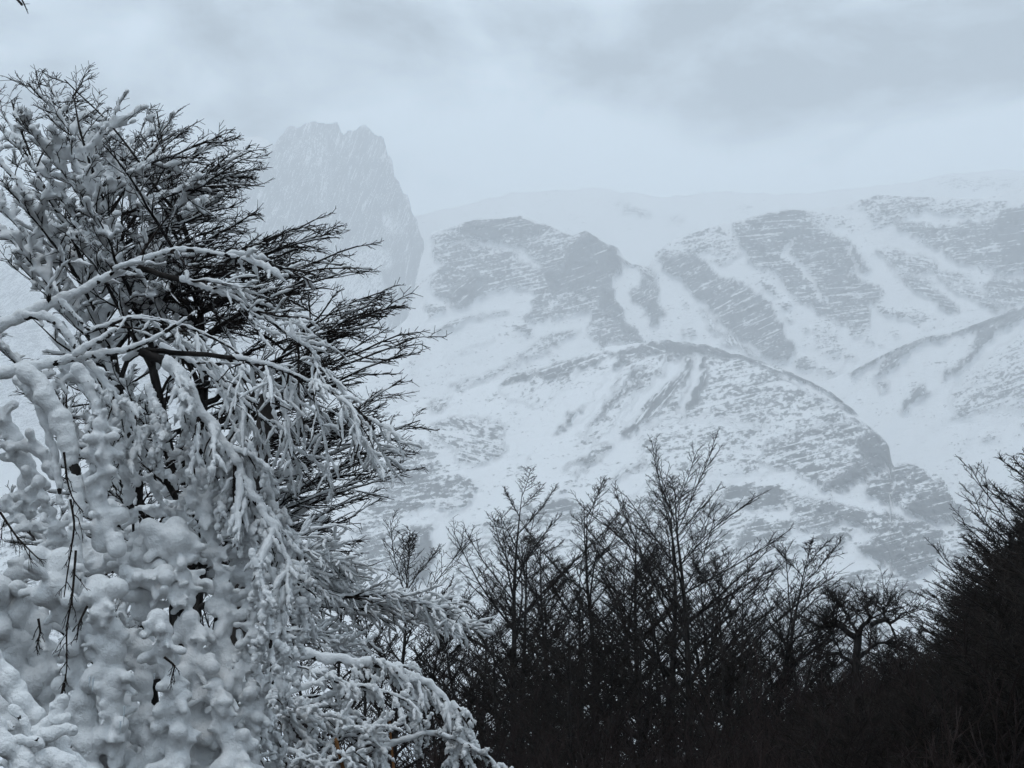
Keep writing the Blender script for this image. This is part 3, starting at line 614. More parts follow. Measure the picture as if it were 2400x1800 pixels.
# ------------------------------------------------------------------ wooded hillside on the right
GH = 'dark trees crowding the wooded hillside'
hm = [beech_meshes(6.0, [(0.0, 0, 1, (0, 0)), (.2, .1, .9, (.2, .1)), (-.25, .05, .85, (-.2, 0))], 31, -0.1, 1.25, 1.0, 0.010, 80, .12),
      beech_meshes(6.0, [(0.1, 0, 1, (0, 0)), (-.15, .1, .92, (.2, .1)), (.35, 0, .8, (.1, 0))], 32, 0.1, 1.35, 1.0, 0.010, 78, .12),
      beech_meshes(9.0, [(-.02, 0, 1, (0, 0)), (.08, .1, .93, (.3, .1)), (-.10, .05, .80, (-.3, 0))], 34, -0.12, .74, 1.1, 0.010, 84, .10)]
edge = [(2440, 1030, 36, 2, 0.0, 'tall dark beech at the top of the wooded hillside, cut by the picture edge'), (2395, 1200, 37, 2, 2.2, 'dark beech with tiered branches against the tallest one on the hillside'), (2350, 1240, 38, 1, 1.0, 'dense dark beech just below the tallest one on the hillside'),
        (2300, 1345, 40, 1, 2.0, 'spreading bare beech with a crooked trunk on the hillside edge'), (2225, 1405, 42, 0, 3.3, 'flat topped bare beech on the hillside edge beside the gnarled tree'),
        (2120, 1470, 40, 1, 4.0, 'low bare beech just past the gnarled tree on the hillside edge'), (1930, 1520, 38, 0, 5.0, 'low dark beech under the long limb of the gnarled tree')]
for bx, ty, Y, src, rz, lab in edge:
    H = height_to(bx, ty, Y) * .92
    put_tree('hillside_beech_tree', *hm[src], place(bx, Y), rz, H / (9.0 if src == 2 else 6.0), lab, GH)
g = np.random.default_rng(55)
crowd_lab = 'dark bare beech in the dense crowd covering the wooded hillside'
for row, (Y, n, x0, x1) in enumerate([(44, 11, 1880, 2600), (37, 10, 1900, 2600), (31, 10, 1850, 2600), (26, 9, 1850, 2600), (21, 8, 1850, 2620)]):
    for i in range(n):
        bx = x0 + (x1 - x0) * (i + g.random()) / n
        cap = np.interp(bx, [1750, 1850, 2000, 2200, 2320, 2420, 2600], [1620, 1560, 1490, 1450, 1390, 1190, 1000]) + 15 + 55 * g.random() + 30 * row
        H = height_to(bx, cap, Y)
        if H < 1.2: continue
        put_tree('hillside_beech_tree', *hm[int(g.integers(2))], place(bx, Y), g.random() * 6.28, min(H, 8) / 6.0, crowd_lab, GH)

# gnarled tree with thick twisted limbs
def gnarled():
    g = np.random.default_rng(71); Y = 34.0
    b = place(2010, Y)
    e = empty('gnarled_tree', b)
    paths = [([(2008, 1720), (2005, 1600), (2010, 1530), (2012, 1490)], .12, .09), ([(2012, 1500), (1985, 1478), (1960, 1462), (1925, 1468), (1890, 1455)], .085, .02), ([(1960, 1462), (1952, 1440), (1968, 1432)], .04, .015),
             ([(2012, 1495), (2018, 1462), (2045, 1452), (2030, 1432), (2022, 1415)], .07, .015), ([(2040, 1465), (2075, 1450), (2090, 1462), (2110, 1440), (2130, 1432)], .06, .015),
             ([(2075, 1450), (2068, 1430), (2080, 1418)], .03, .01), ([(2005, 1560), (1960, 1530), (1930, 1540)], .06, .02), ([(2010, 1540), (2060, 1510), (2110, 1500)], .06, .02), ([(2012, 1490), (1995, 1455), (1975, 1425), (1960, 1405)], .05, .012)]
    tr, tw = [], []
    for pts, r0, r1 in paths:
        k = 12
        P = resample([at(x, y, Y + g.normal(0, .25)) for x, y in pts], k) - b
        P[1:] += g.normal(0, .02, (k - 1, 3))
        Rr = np.linspace(r0, r1, k)[None]; tr.append((P[None], Rr, 7))
        if r0 > .1: continue
        L2 = sprout(P[None], Rr, 12, .25, 1, 55, 15, np.array([.9]), k=5, flat=.9, rmin=.012, r1=.006, bend=(0, 0, .4), wob=.15, g=g)
        L3 = sprout(*L2, 7, .2, 1, 45, 12, np.full(len(L2[0]), .4), k=3, rmin=.008, r1=.005, flat=.6, g=g)
        L4 = sprout(*L3, 4, .2, 1, 45, 12, np.full(len(L3[0]), .16), k=2, rmin=.006, r1=.004, flat=.6, g=g)
        tw += [(*L2, 3), (*L3, 3), (*L4, 3)]
    obj('trunk', tubes_mesh('gnarled_trunk', tr), M_BARK, e); obj('crown', tubes_mesh('gnarled_crown', tw), M_TWIG, e)
    tag(e, 'gnarled tree with thick twisted bare limbs on the hillside edge', 'tree')
gnarled()

# ------------------------------------------------------------------ undergrowth: a tangle of brush that nobody could count
def brush(seed, h):
    g = np.random.default_rng(seed); n = 12
    s = np.stack([g.normal(0, .35, n), g.normal(0, .35, n), np.full(n, -.1)], -1)
    d = np.stack([g.normal(0, .35, n), g.normal(0, .35, n), np.ones(n)], -1)
    L1 = shoot(s, d, h * (0.6 + .5 * g.random(n)), 6, np.full(n, .0085), np.full(n, .004), (0, 0, .1), .12, g)
    L2 = sprout(*L1, 7, .2, 1, 42, 12, np.full(n, .34 * h), k=3, rmin=.005, r1=.004, flat=1.2, g=g)
    L3 = sprout(*L2, 4, .15, 1, 42, 12, np.full(len(L2[0]), .13 * h), k=2, rmin=.0045, r1=.0035, flat=1.0, g=g)
    Vs, Fs, o = [], [], 0
    for P, Rr, sd in [(*L1, 3), (*L2, 3), (*L3, 3)]:
        V, Fq = tube_arrays(P, Rr, sd); Vs.append(V); Fs.append(Fq + o); o += len(V)
    return np.concatenate(Vs), np.concatenate(Fs)
def undergrowth():
    g = np.random.default_rng(81); T = [brush(1, 2.4), brush(2, 2.0), brush(3, 2.8)]
    Vs, Fs, o = [], [], 0
    spots = []
    for Y, n, x0, x1, py in [(18, 12, 560, 2500, 1720), (23, 14, 620, 2500, 1650), (28, 15, 640, 2500, 1600), (34, 14, 700, 2500, 1575), (31, 11, 1800, 2300, 1625)]:
        for i in range(n):
            bx = x0 + (x1 - x0) * (i + g.random()) / n
            cap = py + 50 * g.random() - np.interp(bx, [1650, 1900, 2100, 2400], [0, 70, 130, 160]) 
            spots.append((bx, cap, Y + g.normal(0, 1.2)))
    for bx, cap, Y in spots:
        p = place(bx, Y); H = np.clip(height_to(bx, cap, Y), .8, 5.5)
        V, Fq = T[int(g.integers(3))]; a = g.random() * 6.28; s = H / 2.6
        c, s_ = math.cos(a), math.sin(a)
        Vr = np.stack([(V[:, 0] * c - V[:, 1] * s_) * max(s, 1.0), (V[:, 0] * s_ + V[:, 1] * c) * max(s, 1.0), V[:, 2] * s], -1) + p
        Vs.append(Vr); Fs.append(Fq + o); o += len(V)
    me = mesh_from('undergrowth', np.concatenate(Vs), np.concatenate(Fs))
    tag(obj('undergrowth', me, M_BRUSH), 'dark tangle of leafless brush under the bare trees', 'undergrowth', kind='stuff')
undergrowth()

# ------------------------------------------------------------------ snow that clings to branches
_t = (1 + 5 ** .5) / 2
ICO_V = unit(np.array([(-1, _t, 0), (1, _t, 0), (-1, -_t, 0), (1, -_t, 0), (0, -1, _t), (0, 1, _t), (0, -1, -_t), (0, 1, -_t), (_t, 0, -1), (_t, 0, 1), (-_t, 0, -1), (-_t, 0, 1)], float))
ICO_F = np.array([(0, 11, 5), (0, 5, 1), (0, 1, 7), (0, 7, 10), (0, 10, 11), (1, 5, 9), (5, 11, 4), (11, 10, 2), (10, 7, 6), (7, 1, 8), (3, 9, 4), (3, 4, 2), (3, 2, 6), (3, 6, 8), (3, 8, 9), (4, 9, 5), (2, 4, 11), (6, 2, 10), (8, 6, 7), (9, 8, 1)])
def subdiv(V, Fc):
    V = [tuple(v) for v in V]; cache = {}; out = []
    def mid_(a, b):
        k = (min(a, b), max(a, b))
        if k not in cache:
            m = np.array(V[a]) + np.array(V[b]); V.append(tuple(m / np.linalg.norm(m))); cache[k] = len(V) - 1
        return cache[k]
    for a, b, c in Fc:
        x, y, z = mid_(a, b), mid_(b, c), mid_(c, a); out += [(a, x, z), (b, y, x), (c, z, y), (x, y, z)]
    return np.array(V), np.array(out)
ICO1_V, ICO1_F = subdiv(ICO_V, ICO_F)

ADAPT = 0.0
def snow_mesh(name, C, rad, voxel, smooth=3, squash=1.0, fine=None):
    """one continuous skin over many overlapping lumps"""
    C = np.concatenate([np.asarray(c, float).reshape(-1, 3) for c in C]); rad = np.concatenate([np.asarray(r, float).ravel() for r in rad])
    big = rad > 3.2 * voxel
    Vs, Fs, o = [], [], 0
    for sel, v, f in ((big, ICO1_V, ICO1_F), (~big, ICO_V, ICO_F)):
        n = int(sel.sum())
        if not n: continue
        V = C[sel][:, None] + v[None] * np.stack([rad[sel], rad[sel], rad[sel] * squash], -1)[:, None]
        Fq = f[None] + (np.arange(n) * len(v))[:, None, None]
        Vs.append(V.reshape(-1, 3)); Fs.append(Fq.reshape(-1, 3) + o); o += n * len(v)
    me = mesh_from(name, np.concatenate(Vs), np.concatenate(Fs))
    tmp = bpy.data.objects.new('tmp', me); col.objects.link(tmp)
    m = tmp.modifiers.new('r', 'REMESH'); m.mode = 'VOXEL'; m.voxel_size = voxel; m.use_smooth_shade = True; m.adaptivity = ADAPT
    if smooth:
        s = tmp.modifiers.new('s', 'SMOOTH'); s.factor = 0.5; s.iterations = smooth
    dg = bpy.context.evaluated_depsgraph_get()
    res = bpy.data.meshes.new_from_object(tmp.evaluated_get(dg)); res.name = name
    bpy.data.objects.remove(tmp); bpy.data.meshes.remove(me)
    res.polygons.foreach_set('use_smooth', np.ones(len(res.polygons), bool))
    res.materials.clear()
    return res

def lumps_along(P, Rr, rad, step, up=0.35, jit=0.25, g=None, keep=1.0, droop=0.0):
    """lump centres and radii along polylines P (n,k,3); rad scalar or (n,)"""
    g = g or rng
    Cs, Rs = [], []
    rad = np.broadcast_to(np.asarray(rad, float), (len(P),))
    for p, r_, r in zip(P, Rr, rad):
        if keep < 1 and g.random() > keep: continue
        d = np.r_[0, np.cumsum(np.linalg.norm(np.diff(p, axis=0), axis=1))]
        n = max(2, int(d[-1] / max(step * r, 1e-4)))
        t = np.linspace(0, d[-1], n)
        q = np.stack([np.interp(t, d, p[:, c]) for c in range(3)], -1)
        rr = np.interp(t, d, r_) * 0.7 + r * (1 + g.normal(0, jit, n)).clip(.55, 1.7)
        q[:, 2] += up * rr
        q += g.normal(0, .18, (n, 3)) * rr[:, None]
        Cs.append(q); Rs.append(rr)
    if not Cs: return np.zeros((0, 3)), np.zeros(0)
    return np.concatenate(Cs), np.concatenate(Rs)

def rime_tubes(P, Rr, rad, k, sides, g, up=.45, jit=.3, keep=1.0):
    """snow sleeves riding on fine shoots, lumpy and rounded at both ends"""
    n = len(P); sel = g.random(n) < keep; P = P[sel]; Rr = Rr[sel]; rad = np.broadcast_to(rad, (n,))[sel]; n = len(P)
    if n == 0: return (np.zeros((0, k, 3)), np.zeros((0, k)), sides)
    kk = P.shape[1]; t = np.linspace(.04, 1.0, k) * (kk - 1); i = np.clip(t.astype(int), 0, kk - 2); f = (t - i)[None, :, None]
    Q = P[:, i] * (1 - f) + P[:, i + 1] * f
    r = rad[:, None] * (1 + jit * g.normal(0, 1, (n, k))).clip(.45, 1.8)
    r = r * np.minimum(1, .35 + 3.2 * np.minimum(np.linspace(0, 1, k), np.linspace(1, 0, k)))[None]
    r[:, -1] *= .35; r[:, 0] *= .5
    T = unit(P[:, -1] - P[:, 0]); Q[:, -1] += T * (rad * .5)[:, None]
    Q[:, :, 2] += up * r * (.4 + .6 * np.sqrt(np.clip(1 - T[:, 2:3] ** 2, 0, 1)))
    Q += g.normal(0, .16, Q.shape) * r[..., None]
    return Q, r, sides

def to_px(P):
    v = P - EYE
    zf = v[..., 1] * cp + v[..., 2] * sp; yu = -v[..., 1] * sp + v[..., 2] * cp
    return 1200 + F * v[..., 0] / zf, 900 - F * yu / zf

# ------------------------------------------------------------------ the big wind swept beech on the left
def big_beech():
    g = np.random.default_rng(101); Y0 = 13.0; S = Y0 / F
    base = at(430, 1700, Y0); base[2] = float(ground_z(base[0], Y0))
    e = empty('windswept_beech_tree', base)
    stems = [[(430, 2150), (428, 1400), (415, 1060), (350, 760), (265, 520), (200, 360), (170, 215)], [(440, 2150), (455, 1350), (478, 1000), (482, 800), (445, 600), (390, 440), (372, 300)],
             [(450, 2150), (480, 1250), (545, 1010), (620, 880), (700, 770), (770, 700)], [(400, 2150), (330, 1200), (235, 760), (130, 520), (40, 330), (10, 230)], [(450, 2150), (500, 1450), (600, 1200), (700, 1060)]]
    sr = [.105, .10, .075, .085, .05]
    trunk, twigs, Sp = [], [], []
    for pts, r0 in zip(stems, sr):
        k = 26
        dep = Y0 + np.linspace(0, 1, len(pts)) * g.normal(0, .9)
        P = resample([at(x, y, d) for (x, y), d in zip(pts, dep)], k); P[1:] += np.cumsum(g.normal(0, .016, (k - 1, 3)), 0) + g.normal(0, .015, (k - 1, 3))
        Rr = np.interp(np.linspace(0, 1, k), [0, .6, 1], [r0, r0 * .42, .006]); trunk.append(((P - base)[None], Rr[None], 8)); Sp.append((P, Rr))
    tips = [(215,160),(180,165),(110,190),(85,180),(370,275),(400,285),(450,300),(530,288),(560,325),(592,335),(575,365),(585,398),(555,435),(492,485),(605,505),(560,560),(520,520),(752,520),(785,538),(660,565),(700,600),(852,572),(832,628),(760,640),(912,690),(945,725),(900,760),(955,790),(970,830),(940,900),(985,795),(992,1000),(960,1035),(930,1060),(980,1110),(890,1092),(892,1165),(850,1215),(825,1275),(780,1240),(760,1100),(880,960),(0,210),(-60,300),(60,260),(150,320),(260,330),(300,380),(320,300),(-80,450),(20,420),(100,430),(250,450),(180,520),(60,600),(330,560),(450,560),(420,640),(560,680),(640,720),(300,900),(200,980),(80,900),(0,760),(160,860),(340,1080),(250,1150),(60,1240),(0,1330),(120,1300),(40,1180),(560,1300),(640,1320),(700,1380),(600,860),(680,900),(740,860),(820,820),(780,960),(700,1010)]
    n0 = len(tips)
    for _ in range(70):
        tx, ty = tips[int(g.integers(n0))]; u = .55 + .42 * g.random(); tips.append((430 + (tx - 430) * u + g.normal(0, 20), 880 + (ty - 880) * u + g.normal(0, 20)))
    tips = [(430 + (x - 430) * (.97 if x > 430 else 1.05), 900 + (y - 900) * .98) for x, y in tips]
    allS = np.concatenate([p for p, _ in Sp]); allR = np.concatenate([r for _, r in Sp]); sx, sy = to_px(allS)
    P1, R1 = [], []
    for tx, ty in tips:
        dx = tx - sx; want = ty + np.where(tx > 420, .40, .9) * np.abs(dx) + (15 if tx > 480 else 110)
        cost = np.abs(sy - want) + .25 * np.abs(dx) + np.where(sy < ty + 15, 400, 0) + np.where(np.abs(dx) < 120, 60, 0) + g.normal(0, 12, len(sx))
        i = int(np.argmin(cost))
        a = allS[i]; b = at(tx, ty, a[1] + g.normal(0, .8))
        c = a * (1 - .45) + b * .45; c[2] = a[2] + .60 * (b[2] - a[2])
        t = np.linspace(0, 1, 10)[:, None]
        q = (1 - t) ** 2 * a + 2 * t * (1 - t) * c + t ** 2 * b
        q[1:] += np.cumsum(g.normal(0, .012, (9, 3)), 0)
        r0 = min(allR[i] * .75, .012 + .016 * np.linalg.norm(b - a)); P1.append(q); R1.append(np.linspace(r0, .006, 10))
    P1 = np.array(P1); R1 = np.array(R1)
    L1 = (P1 - base, R1); trunk.append((*L1, 5))
    l1 = np.linalg.norm(P1[:, -1] - P1[:, 0], axis=-1)
    Sa = np.array([p for p, _ in Sp]) - base; Sr = np.array([r for _, r in Sp])
    LS = sprout(Sa, Sr, 22, .45, 1.0, 46, 10, np.full(len(Sa), .62), taper=.5, k=6, rfac=.35, r1=.004, flat=1.2, bend=(.5, 0, .1), wob=.08, rmin=.006, g=g)
    wind = (.55, 0, .02)
    pl = unit(np.stack([g.normal(0, .2, len(P1)), -np.abs(g.normal(0, .8, len(P1))), np.ones(len(P1))], -1))
    L2 = sprout(*L1, 12, .10, .99, 36, 9, np.clip(l1 * .40, .26, .60), plane=pl, taper=.60, k=6, rfac=.55, r1=.004, flat=.35, bend=wind, wob=.07, rmin=.0048, g=g)
    L2 = (np.concatenate([L2[0], LS[0]]), np.concatenate([L2[1], LS[1]]))
    l2 = np.linalg.norm(L2[0][:, -1] - L2[0][:, 0], axis=-1)
    L3 = sprout(*L2, 5, .12, 1.0, 40, 9, np.maximum(l2 * .40, .08), taper=.6, k=3, rfac=.75, r1=.003, flat=.5, bend=(.2, 0, .1), wob=.09, rmin=.0036, g=g)
    L4 = sprout(*L3, 3, .25, 1.0, 42, 10, np.full(len(L3[0]), .075), taper=.2, k=2, rfac=.8, r1=.0025, flat=.6, bend=(.1, 0, 0), wob=.1, rmin=.0029, g=g, keep=.7)
    obj('trunk', tubes_mesh('big_beech_trunk', trunk), M_BARK, e)
    obj('crown', tubes_mesh('big_beech_crown', [(*L2, 4), (*L3, 3), (*L4, 3)]), M_TWIG, e)
    # snow pads, thick towards the sheltered left side
    def cover(x, y):
        c = np.clip((470 - x) / 260, 0, 1) * np.clip((y - 230) / 120, 0, 1)
        c = np.maximum(c, .75 * np.clip(1 - np.hypot((x - 480) / 330, (y - 1260) / 190), 0, 1) * 1.6)
        c = np.maximum(c, .55 * np.clip(1 - np.hypot((x - 760) / 120, (y - 1390) / 110), 0, 1) * 2)
        c = np.maximum(c, .9 * np.exp(-((x - 430) / 60) ** 2 - ((y - 470) / 45) ** 2)); c = np.maximum(c, .9 * np.exp(-((x - 330) / 90) ** 2 - ((y - 300) / 30) ** 2))
        return np.clip(c, 0, 1) * (.35 + .65 * (fbm(x / 90, y / 60, 3) > -.12))
    Cs, Rs = [], []
    for (P, Rr), r, w_ in ((L1, .022, .95), (L2, .026, .95), (L3, .022, .85)):
        mx_, my_ = to_px(P[:, P.shape[1] // 2] + base); pr = cover(mx_, my_)
        sel = g.random(len(P)) < pr * w_
        c, r_ = lumps_along(P[sel], Rr[sel], r * (.75 + .5 * g.random(int(sel.sum()))), .85, up=.8, jit=.35, g=g)
        Cs.append(c); Rs.append(r_)
    fr_ = [rime_tubes(L1[0], L1[1], .010, 14, 5, g, up=1.0, keep=.55), rime_tubes(L2[0], L2[1], .0065, 9, 4, g, up=.9, keep=.45), rime_tubes(L3[0], L3[1], .0052, 5, 4, g, up=.8, keep=.16)]
    obj('rime', tubes_mesh('big_beech_rime', fr_), M_SNOW, e)['kind'] = 'stuff'
    # a thin line of snow on top of the right hand limbs
    c, r_ = lumps_along(L1[0][:, 2:9], R1[:, 2:9], .006, 1.1, up=1.3, g=g, keep=.5); Cs.append(c); Rs.append(r_)
    sn = obj('snow', snow_mesh('big_beech_snow', Cs, Rs, .0235, 1, .8), M_SNOW, e); sn['kind'] = 'stuff'
    tag(e, 'large bare beech with branches swept to the right and snow caught in its left side', 'tree')
big_beech()

# ------------------------------------------------------------------ near snow laden tree reaching in from the left
def limb(parent, pts, r0, r1, Y, g, snow=1.0, bare=(), twig=None, name='limb', k=30, voxel=.0076, depth_end=0.0, extra=None, up=.3, jit=.16):
    """a limb traced by its course; r in photo pixels at depth Y; snow mantle and rimed twigs are its sub-parts"""
    S = Y / F
    dep = Y + np.linspace(0, 1, len(pts)) * depth_end
    P = resample([at(x, y, d) for (x, y), d in zip(pts, dep)], k); P[1:] += g.normal(0, .25 * r1 * S, (k - 1, 3))
    base = np.array(parent.location)
    P = P - base
    Rr = np.linspace(r0, r1, k) * S
    w_ = obj(name, tubes_mesh('limb_wood', [(P[None], Rr[None] * .62, 7)]), M_BARK, parent)
    Cs, Rs = [], []
    t = np.linspace(0, 1, k); ok = np.ones(k, bool)
    for a, b in bare: ok &= ~((t > a) & (t < b))
    # continuous runs of snow
    i = 0
    while i < k:
        if not ok[i]: i += 1; continue
        j = i
        while j + 1 < k and ok[j + 1]: j += 1
        if j > i:
            seg = P[i:j + 1]; rr = Rr[i:j + 1]
            d = np.r_[0, np.cumsum(np.linalg.norm(np.diff(seg, axis=0), axis=1))]; n = max(3, int(d[-1] / (.45 * rr.mean())))
            tt = np.linspace(0, d[-1], n); q = np.stack([np.interp(tt, d, seg[:, c]) for c in range(3)], -1); r_ = np.interp(tt, d, rr) * (.95 + jit * .6 * g.normal(0, 1, n)).clip(.7, 1.35) * snow
            q[:, 2] += up * r_; q += g.normal(0, .12, q.shape) * r_[:, None]
            Cs.append(q); Rs.append(r_)
        i = j + 1
    if twig:
        tw = dict(m=10, t0=.2, t1=1.0, length=160, angle=50, droop=-.6, rim=7, sub=6, flat=.7, subrim=6.0, sublen=.4); tw.update(twig)
        L2 = sprout(P[None], Rr[None], tw['m'], tw['t0'], tw['t1'], tw['angle'], 14, np.array([tw['length'] * S]), taper=tw.get('taper', .3), k=8, rfac=.4, r1=.0022, flat=tw['flat'], bend=(tw.get('bx', .1), 0, tw['droop']), wob=.12, rmin=.004, g=g)
        L3 = sprout(*L2, tw['sub'], .15, 1, 45, 12, np.full(len(L2[0]), tw['length'] * tw['sublen'] * S), taper=.3, k=5, rfac=.7, r1=.002, flat=.9, bend=(tw.get('bx', .1) * .5, 0, tw['droop'] * .7), wob=.14, rmin=.003, g=g)
        obj('twig', tubes_mesh('rimed_twig', [(*L2, 4), (*L3, 3)]), M_TWIG, w_)['kind'] = 'stuff'
        rm = []
        for (p, r_), rim, kp, kq, sd in ((L2, tw['rim'], tw.get('keep', .95), 15, 6), (L3, tw['subrim'], tw.get('keep3', .85), 9, 5)):
            rm.append(rime_tubes(p, r_, rim * S * (.75 + .5 * g.random(len(p))), kq, sd, g, keep=kp))
        obj('rime', tubes_mesh('twig_rime', rm), M_SNOW, w_)['kind'] = 'stuff'
    if extra:
        Cs.append(extra[0] - base); Rs.append(extra[1])
    obj('snow', snow_mesh('limb_snow', Cs, Rs, voxel, 1), M_SNOW, w_)['kind'] = 'stuff'
    return w_

def bough_lumps(pts, r, Y, g, fingers=1.0, depth=.10, step=.75, rvar=.3, side=1.0, flen=1.0):
    """cauliflower lumps hanging along a course"""
    S = Y / F
    P = resample([at(x, y, Y) for x, y in pts], 40)
    d = np.r_[0, np.cumsum(np.linalg.norm(np.diff(P, axis=0), axis=1))]
    n = int(d[-1] / (step * r * S)); t = np.linspace(0, d[-1], n)
    q = np.stack([np.interp(t, d, P[:, c]) for c in range(3)], -1)
    rr = .78 * r * S * (1 + rvar * fbm(t / (5 * r * S) + g.random() * 50, t * 0, 3) * 1.6 + g.normal(0, .10, n)).clip(.45, 1.8)
    q += g.normal(0, .25, (n, 3)) * rr[:, None]
    q[:, 1] += depth * fbm(t / (8 * r * S), t * 0 + g.random() * 50, 2)
    C, Rd = [q], [rr]
    m = int(n * 2.2 * fingers)
    i = g.integers(0, n, m)
    az = g.random(m) * 2 * np.pi
    dirv = np.stack([np.cos(az) * side, -np.abs(np.sin(az)) * .9 + .25, g.normal(-.15, .55, m)], -1); dirv = unit(dirv)
    fr = rr[i] * (.26 + .46 * g.random(m) ** 1.6); fl = rr[i] * (1.15 + 1.1 * g.random(m)) * flen
    for u in (.35, .65, .9, 1.1):
        c = q[i] + dirv * (fl * u)[:, None]; c[:, 2] -= .10 * fl * u * u
        C.append(c); Rd.append(fr * (1.05 if u > .8 else .92) * (1 + g.normal(0, .08, m)))
    return np.concatenate(C), np.concatenate(Rd), q

def near_tree():
    g = np.random.default_rng(202); Y = 5.0
    base = at(-420, 1800, Y); base[2] = float(ground_z(base[0], Y))
    e = empty('snow_laden_tree', base)
    tp = resample([(base[0], Y, base[2] - .3), (base[0] + .05, Y, 0.6), (base[0] - .02, Y, 2.2), (base[0] + .1, Y + .1, 4.5)], 20) - base
    obj('trunk', tubes_mesh('near_trunk', [(tp[None], np.linspace(.19, .10, 20)[None], 12)]), M_BARK, e)
    X0 = (-420, 1150)
    # upper limb and its forks
    limb(e, [(-420, 930), (-150, 830), (0, 765), (120, 715), (190, 682), (260, 648), (318, 612), (372, 585), (440, 579), (520, 594), (600, 612), (680, 632), (740, 645)], 25, 4, Y, g, twig=dict(m=9, t0=.45, length=150, rim=6, sub=5, subrim=4.5, droop=-.25, bx=.35, angle=35, keep=.7, keep3=.5), up=.15)
    limb(e, [(305, 622), (360, 636), (410, 652), (470, 672), (550, 697), (620, 742), (700, 800), (760, 850)], 13, 4, Y - .05, g, bare=[(.05, .22)], twig=dict(m=12, t0=.2, length=190, rim=4.6, sub=7, subrim=3.6, droop=-.45, bx=.3, angle=42))
    limb(e, [(60, 742), (110, 742), (150, 775), (180, 815), (190, 850)], 13, 8, Y - .1, g)
    limb(e, [(140, 705), (175, 738), (210, 775)], 8, 5, Y - .1, g)
    # lower limb and its forks
    limb(e, [(-420, 990), (-150, 925), (0, 878), (120, 848), (240, 832), (320, 815), (378, 792), (420, 748), (462, 730)], 28, 6, Y - .15, g, up=.12)
    limb(e, [(175, 832), (230, 800), (272, 772)], 12, 8, Y - .2, g)
    limb(e, [(318, 818), (400, 826), (470, 830), (535, 836), (620, 852), (700, 882), (760, 910), (830, 950), (880, 1005)], 12, 4, Y - .1, g, bare=[(.06, .36)], twig=dict(m=15, t0=.36, length=200, rim=5, sub=8, subrim=4, droop=-.8, bx=.15, angle=50))
    limb(e, [(330, 822), (395, 850), (435, 900), (462, 960), (505, 1010), (550, 1080), (600, 1180), (650, 1260), (682, 1340)], 19, 9, Y - .15, g, bare=[(.03, .08)], twig=dict(m=20, t0=.12, length=150, rim=8, sub=6, subrim=6.5, droop=-1.2, bx=0, angle=45))
    limb(e, [(380, 812), (470, 860), (560, 930), (640, 1000), (690, 1080)], 10, 5, Y, g, twig=dict(m=13, t0=.1, length=150, rim=5, sub=7, subrim=4, droop=-1.1, bx=.05, angle=45))
    limb(e, [(200, 780), (320, 740), (420, 760), (520, 800), (600, 860)], 9, 4, Y + .3, g, twig=dict(m=9, t0=.1, length=170, rim=4, sub=6, subrim=3.4, droop=-.7, bx=.15, angle=48))
    # limbs that bend straight down under their load
    limb(e, [(60, 868), (105, 915), (142, 985), (165, 1060), (176, 1140), (178, 1230), (184, 1330), (190, 1450)], 27, 12, Y - .25, g, bare=[(.42, .46)], up=.0)
    limb(e, [(40, 890), (85, 925), (115, 1010), (135, 1100), (140, 1180)], 17, 9, Y - .2, g, up=.0)
    limb(e, [(180, 858), (214, 912), (232, 985), (236, 1060)], 17, 11, Y - .22, g, twig=dict(m=5, length=80, rim=8, sub=3, droop=-1), up=.0)
    limb(e, [(212, 850), (250, 900), (300, 960), (330, 1030)], 11, 8, Y - .1, g, twig=dict(m=9, length=120, rim=8, sub=4, droop=-1), up=.0)
    # heavy hanging boughs: (course, lump radius px, depth, fingers)
    boughs = [([(-60, 960), (20, 985), (60, 1060), (70, 1140), (60, 1200)], 30, 5.2, 1.0), ([(0, 1040), (90, 1050), (130, 1110)], 24, 5.1, 1.0), ([(232, 1000), (240, 1090), (236, 1180), (225, 1260)], 32, 4.75, 1.0), ([(290, 1050), (300, 1130), (310, 1230), (300, 1330)], 30, 5.0, 1.1),
              ([(150, 1320), (170, 1420), (185, 1520), (200, 1640), (210, 1820)], 42, 4.7, 1.2), ([(60, 1390), (80, 1500), (100, 1620), (90, 1820)], 46, 4.9, .8), ([(-30, 1370), (10, 1480), (40, 1600), (30, 1820)], 44, 4.85, .8), ([(230, 1360), (250, 1450), (262, 1540), (268, 1640), (262, 1820)], 36, 4.65, 1.3),
              ([(330, 1280), (345, 1370), (330, 1420)], 36, 4.9, 1.2), ([(320, 1500), (340, 1600), (352, 1700), (360, 1830)], 36, 4.8, 1.3), ([(400, 1230), (420, 1330), (440, 1440), (452, 1560), (460, 1700), (470, 1830)], 38, 4.85, 1.3), ([(470, 1180), (500, 1290), (520, 1400), (535, 1520), (540, 1660), (545, 1830)], 30, 4.95, 1.4),
              ([(390, 1460), (400, 1560), (410, 1680), (420, 1830)], 34, 4.7, 1.3), ([(300, 1340), (370, 1370), (430, 1390)], 26, 4.85, 1.4), ([(560, 1180), (580, 1300), (595, 1420), (600, 1540), (598, 1680), (600, 1830)], 22, 5.0, 1.5), ([(150, 1620), (190, 1700), (240, 1760), (300, 1820)], 36, 4.75, 1.0), ([(500, 1600), (520, 1700), (560, 1820)], 26, 4.8, 1.4),
              ([(470, 1100), (440, 1170), (400, 1220)], 18, 5.15, 1.5), ([(0, 1180), (60, 1230), (120, 1250)], 18, 5.1, 1.2), ([(110, 1150), (130, 1230), (140, 1310)], 22, 4.9, 1.0), ([(350, 1120), (380, 1180), (420, 1230)], 16, 5.1, 1.6), ([(520, 1130), (500, 1210), (470, 1280)], 16, 5.05, 1.6)]
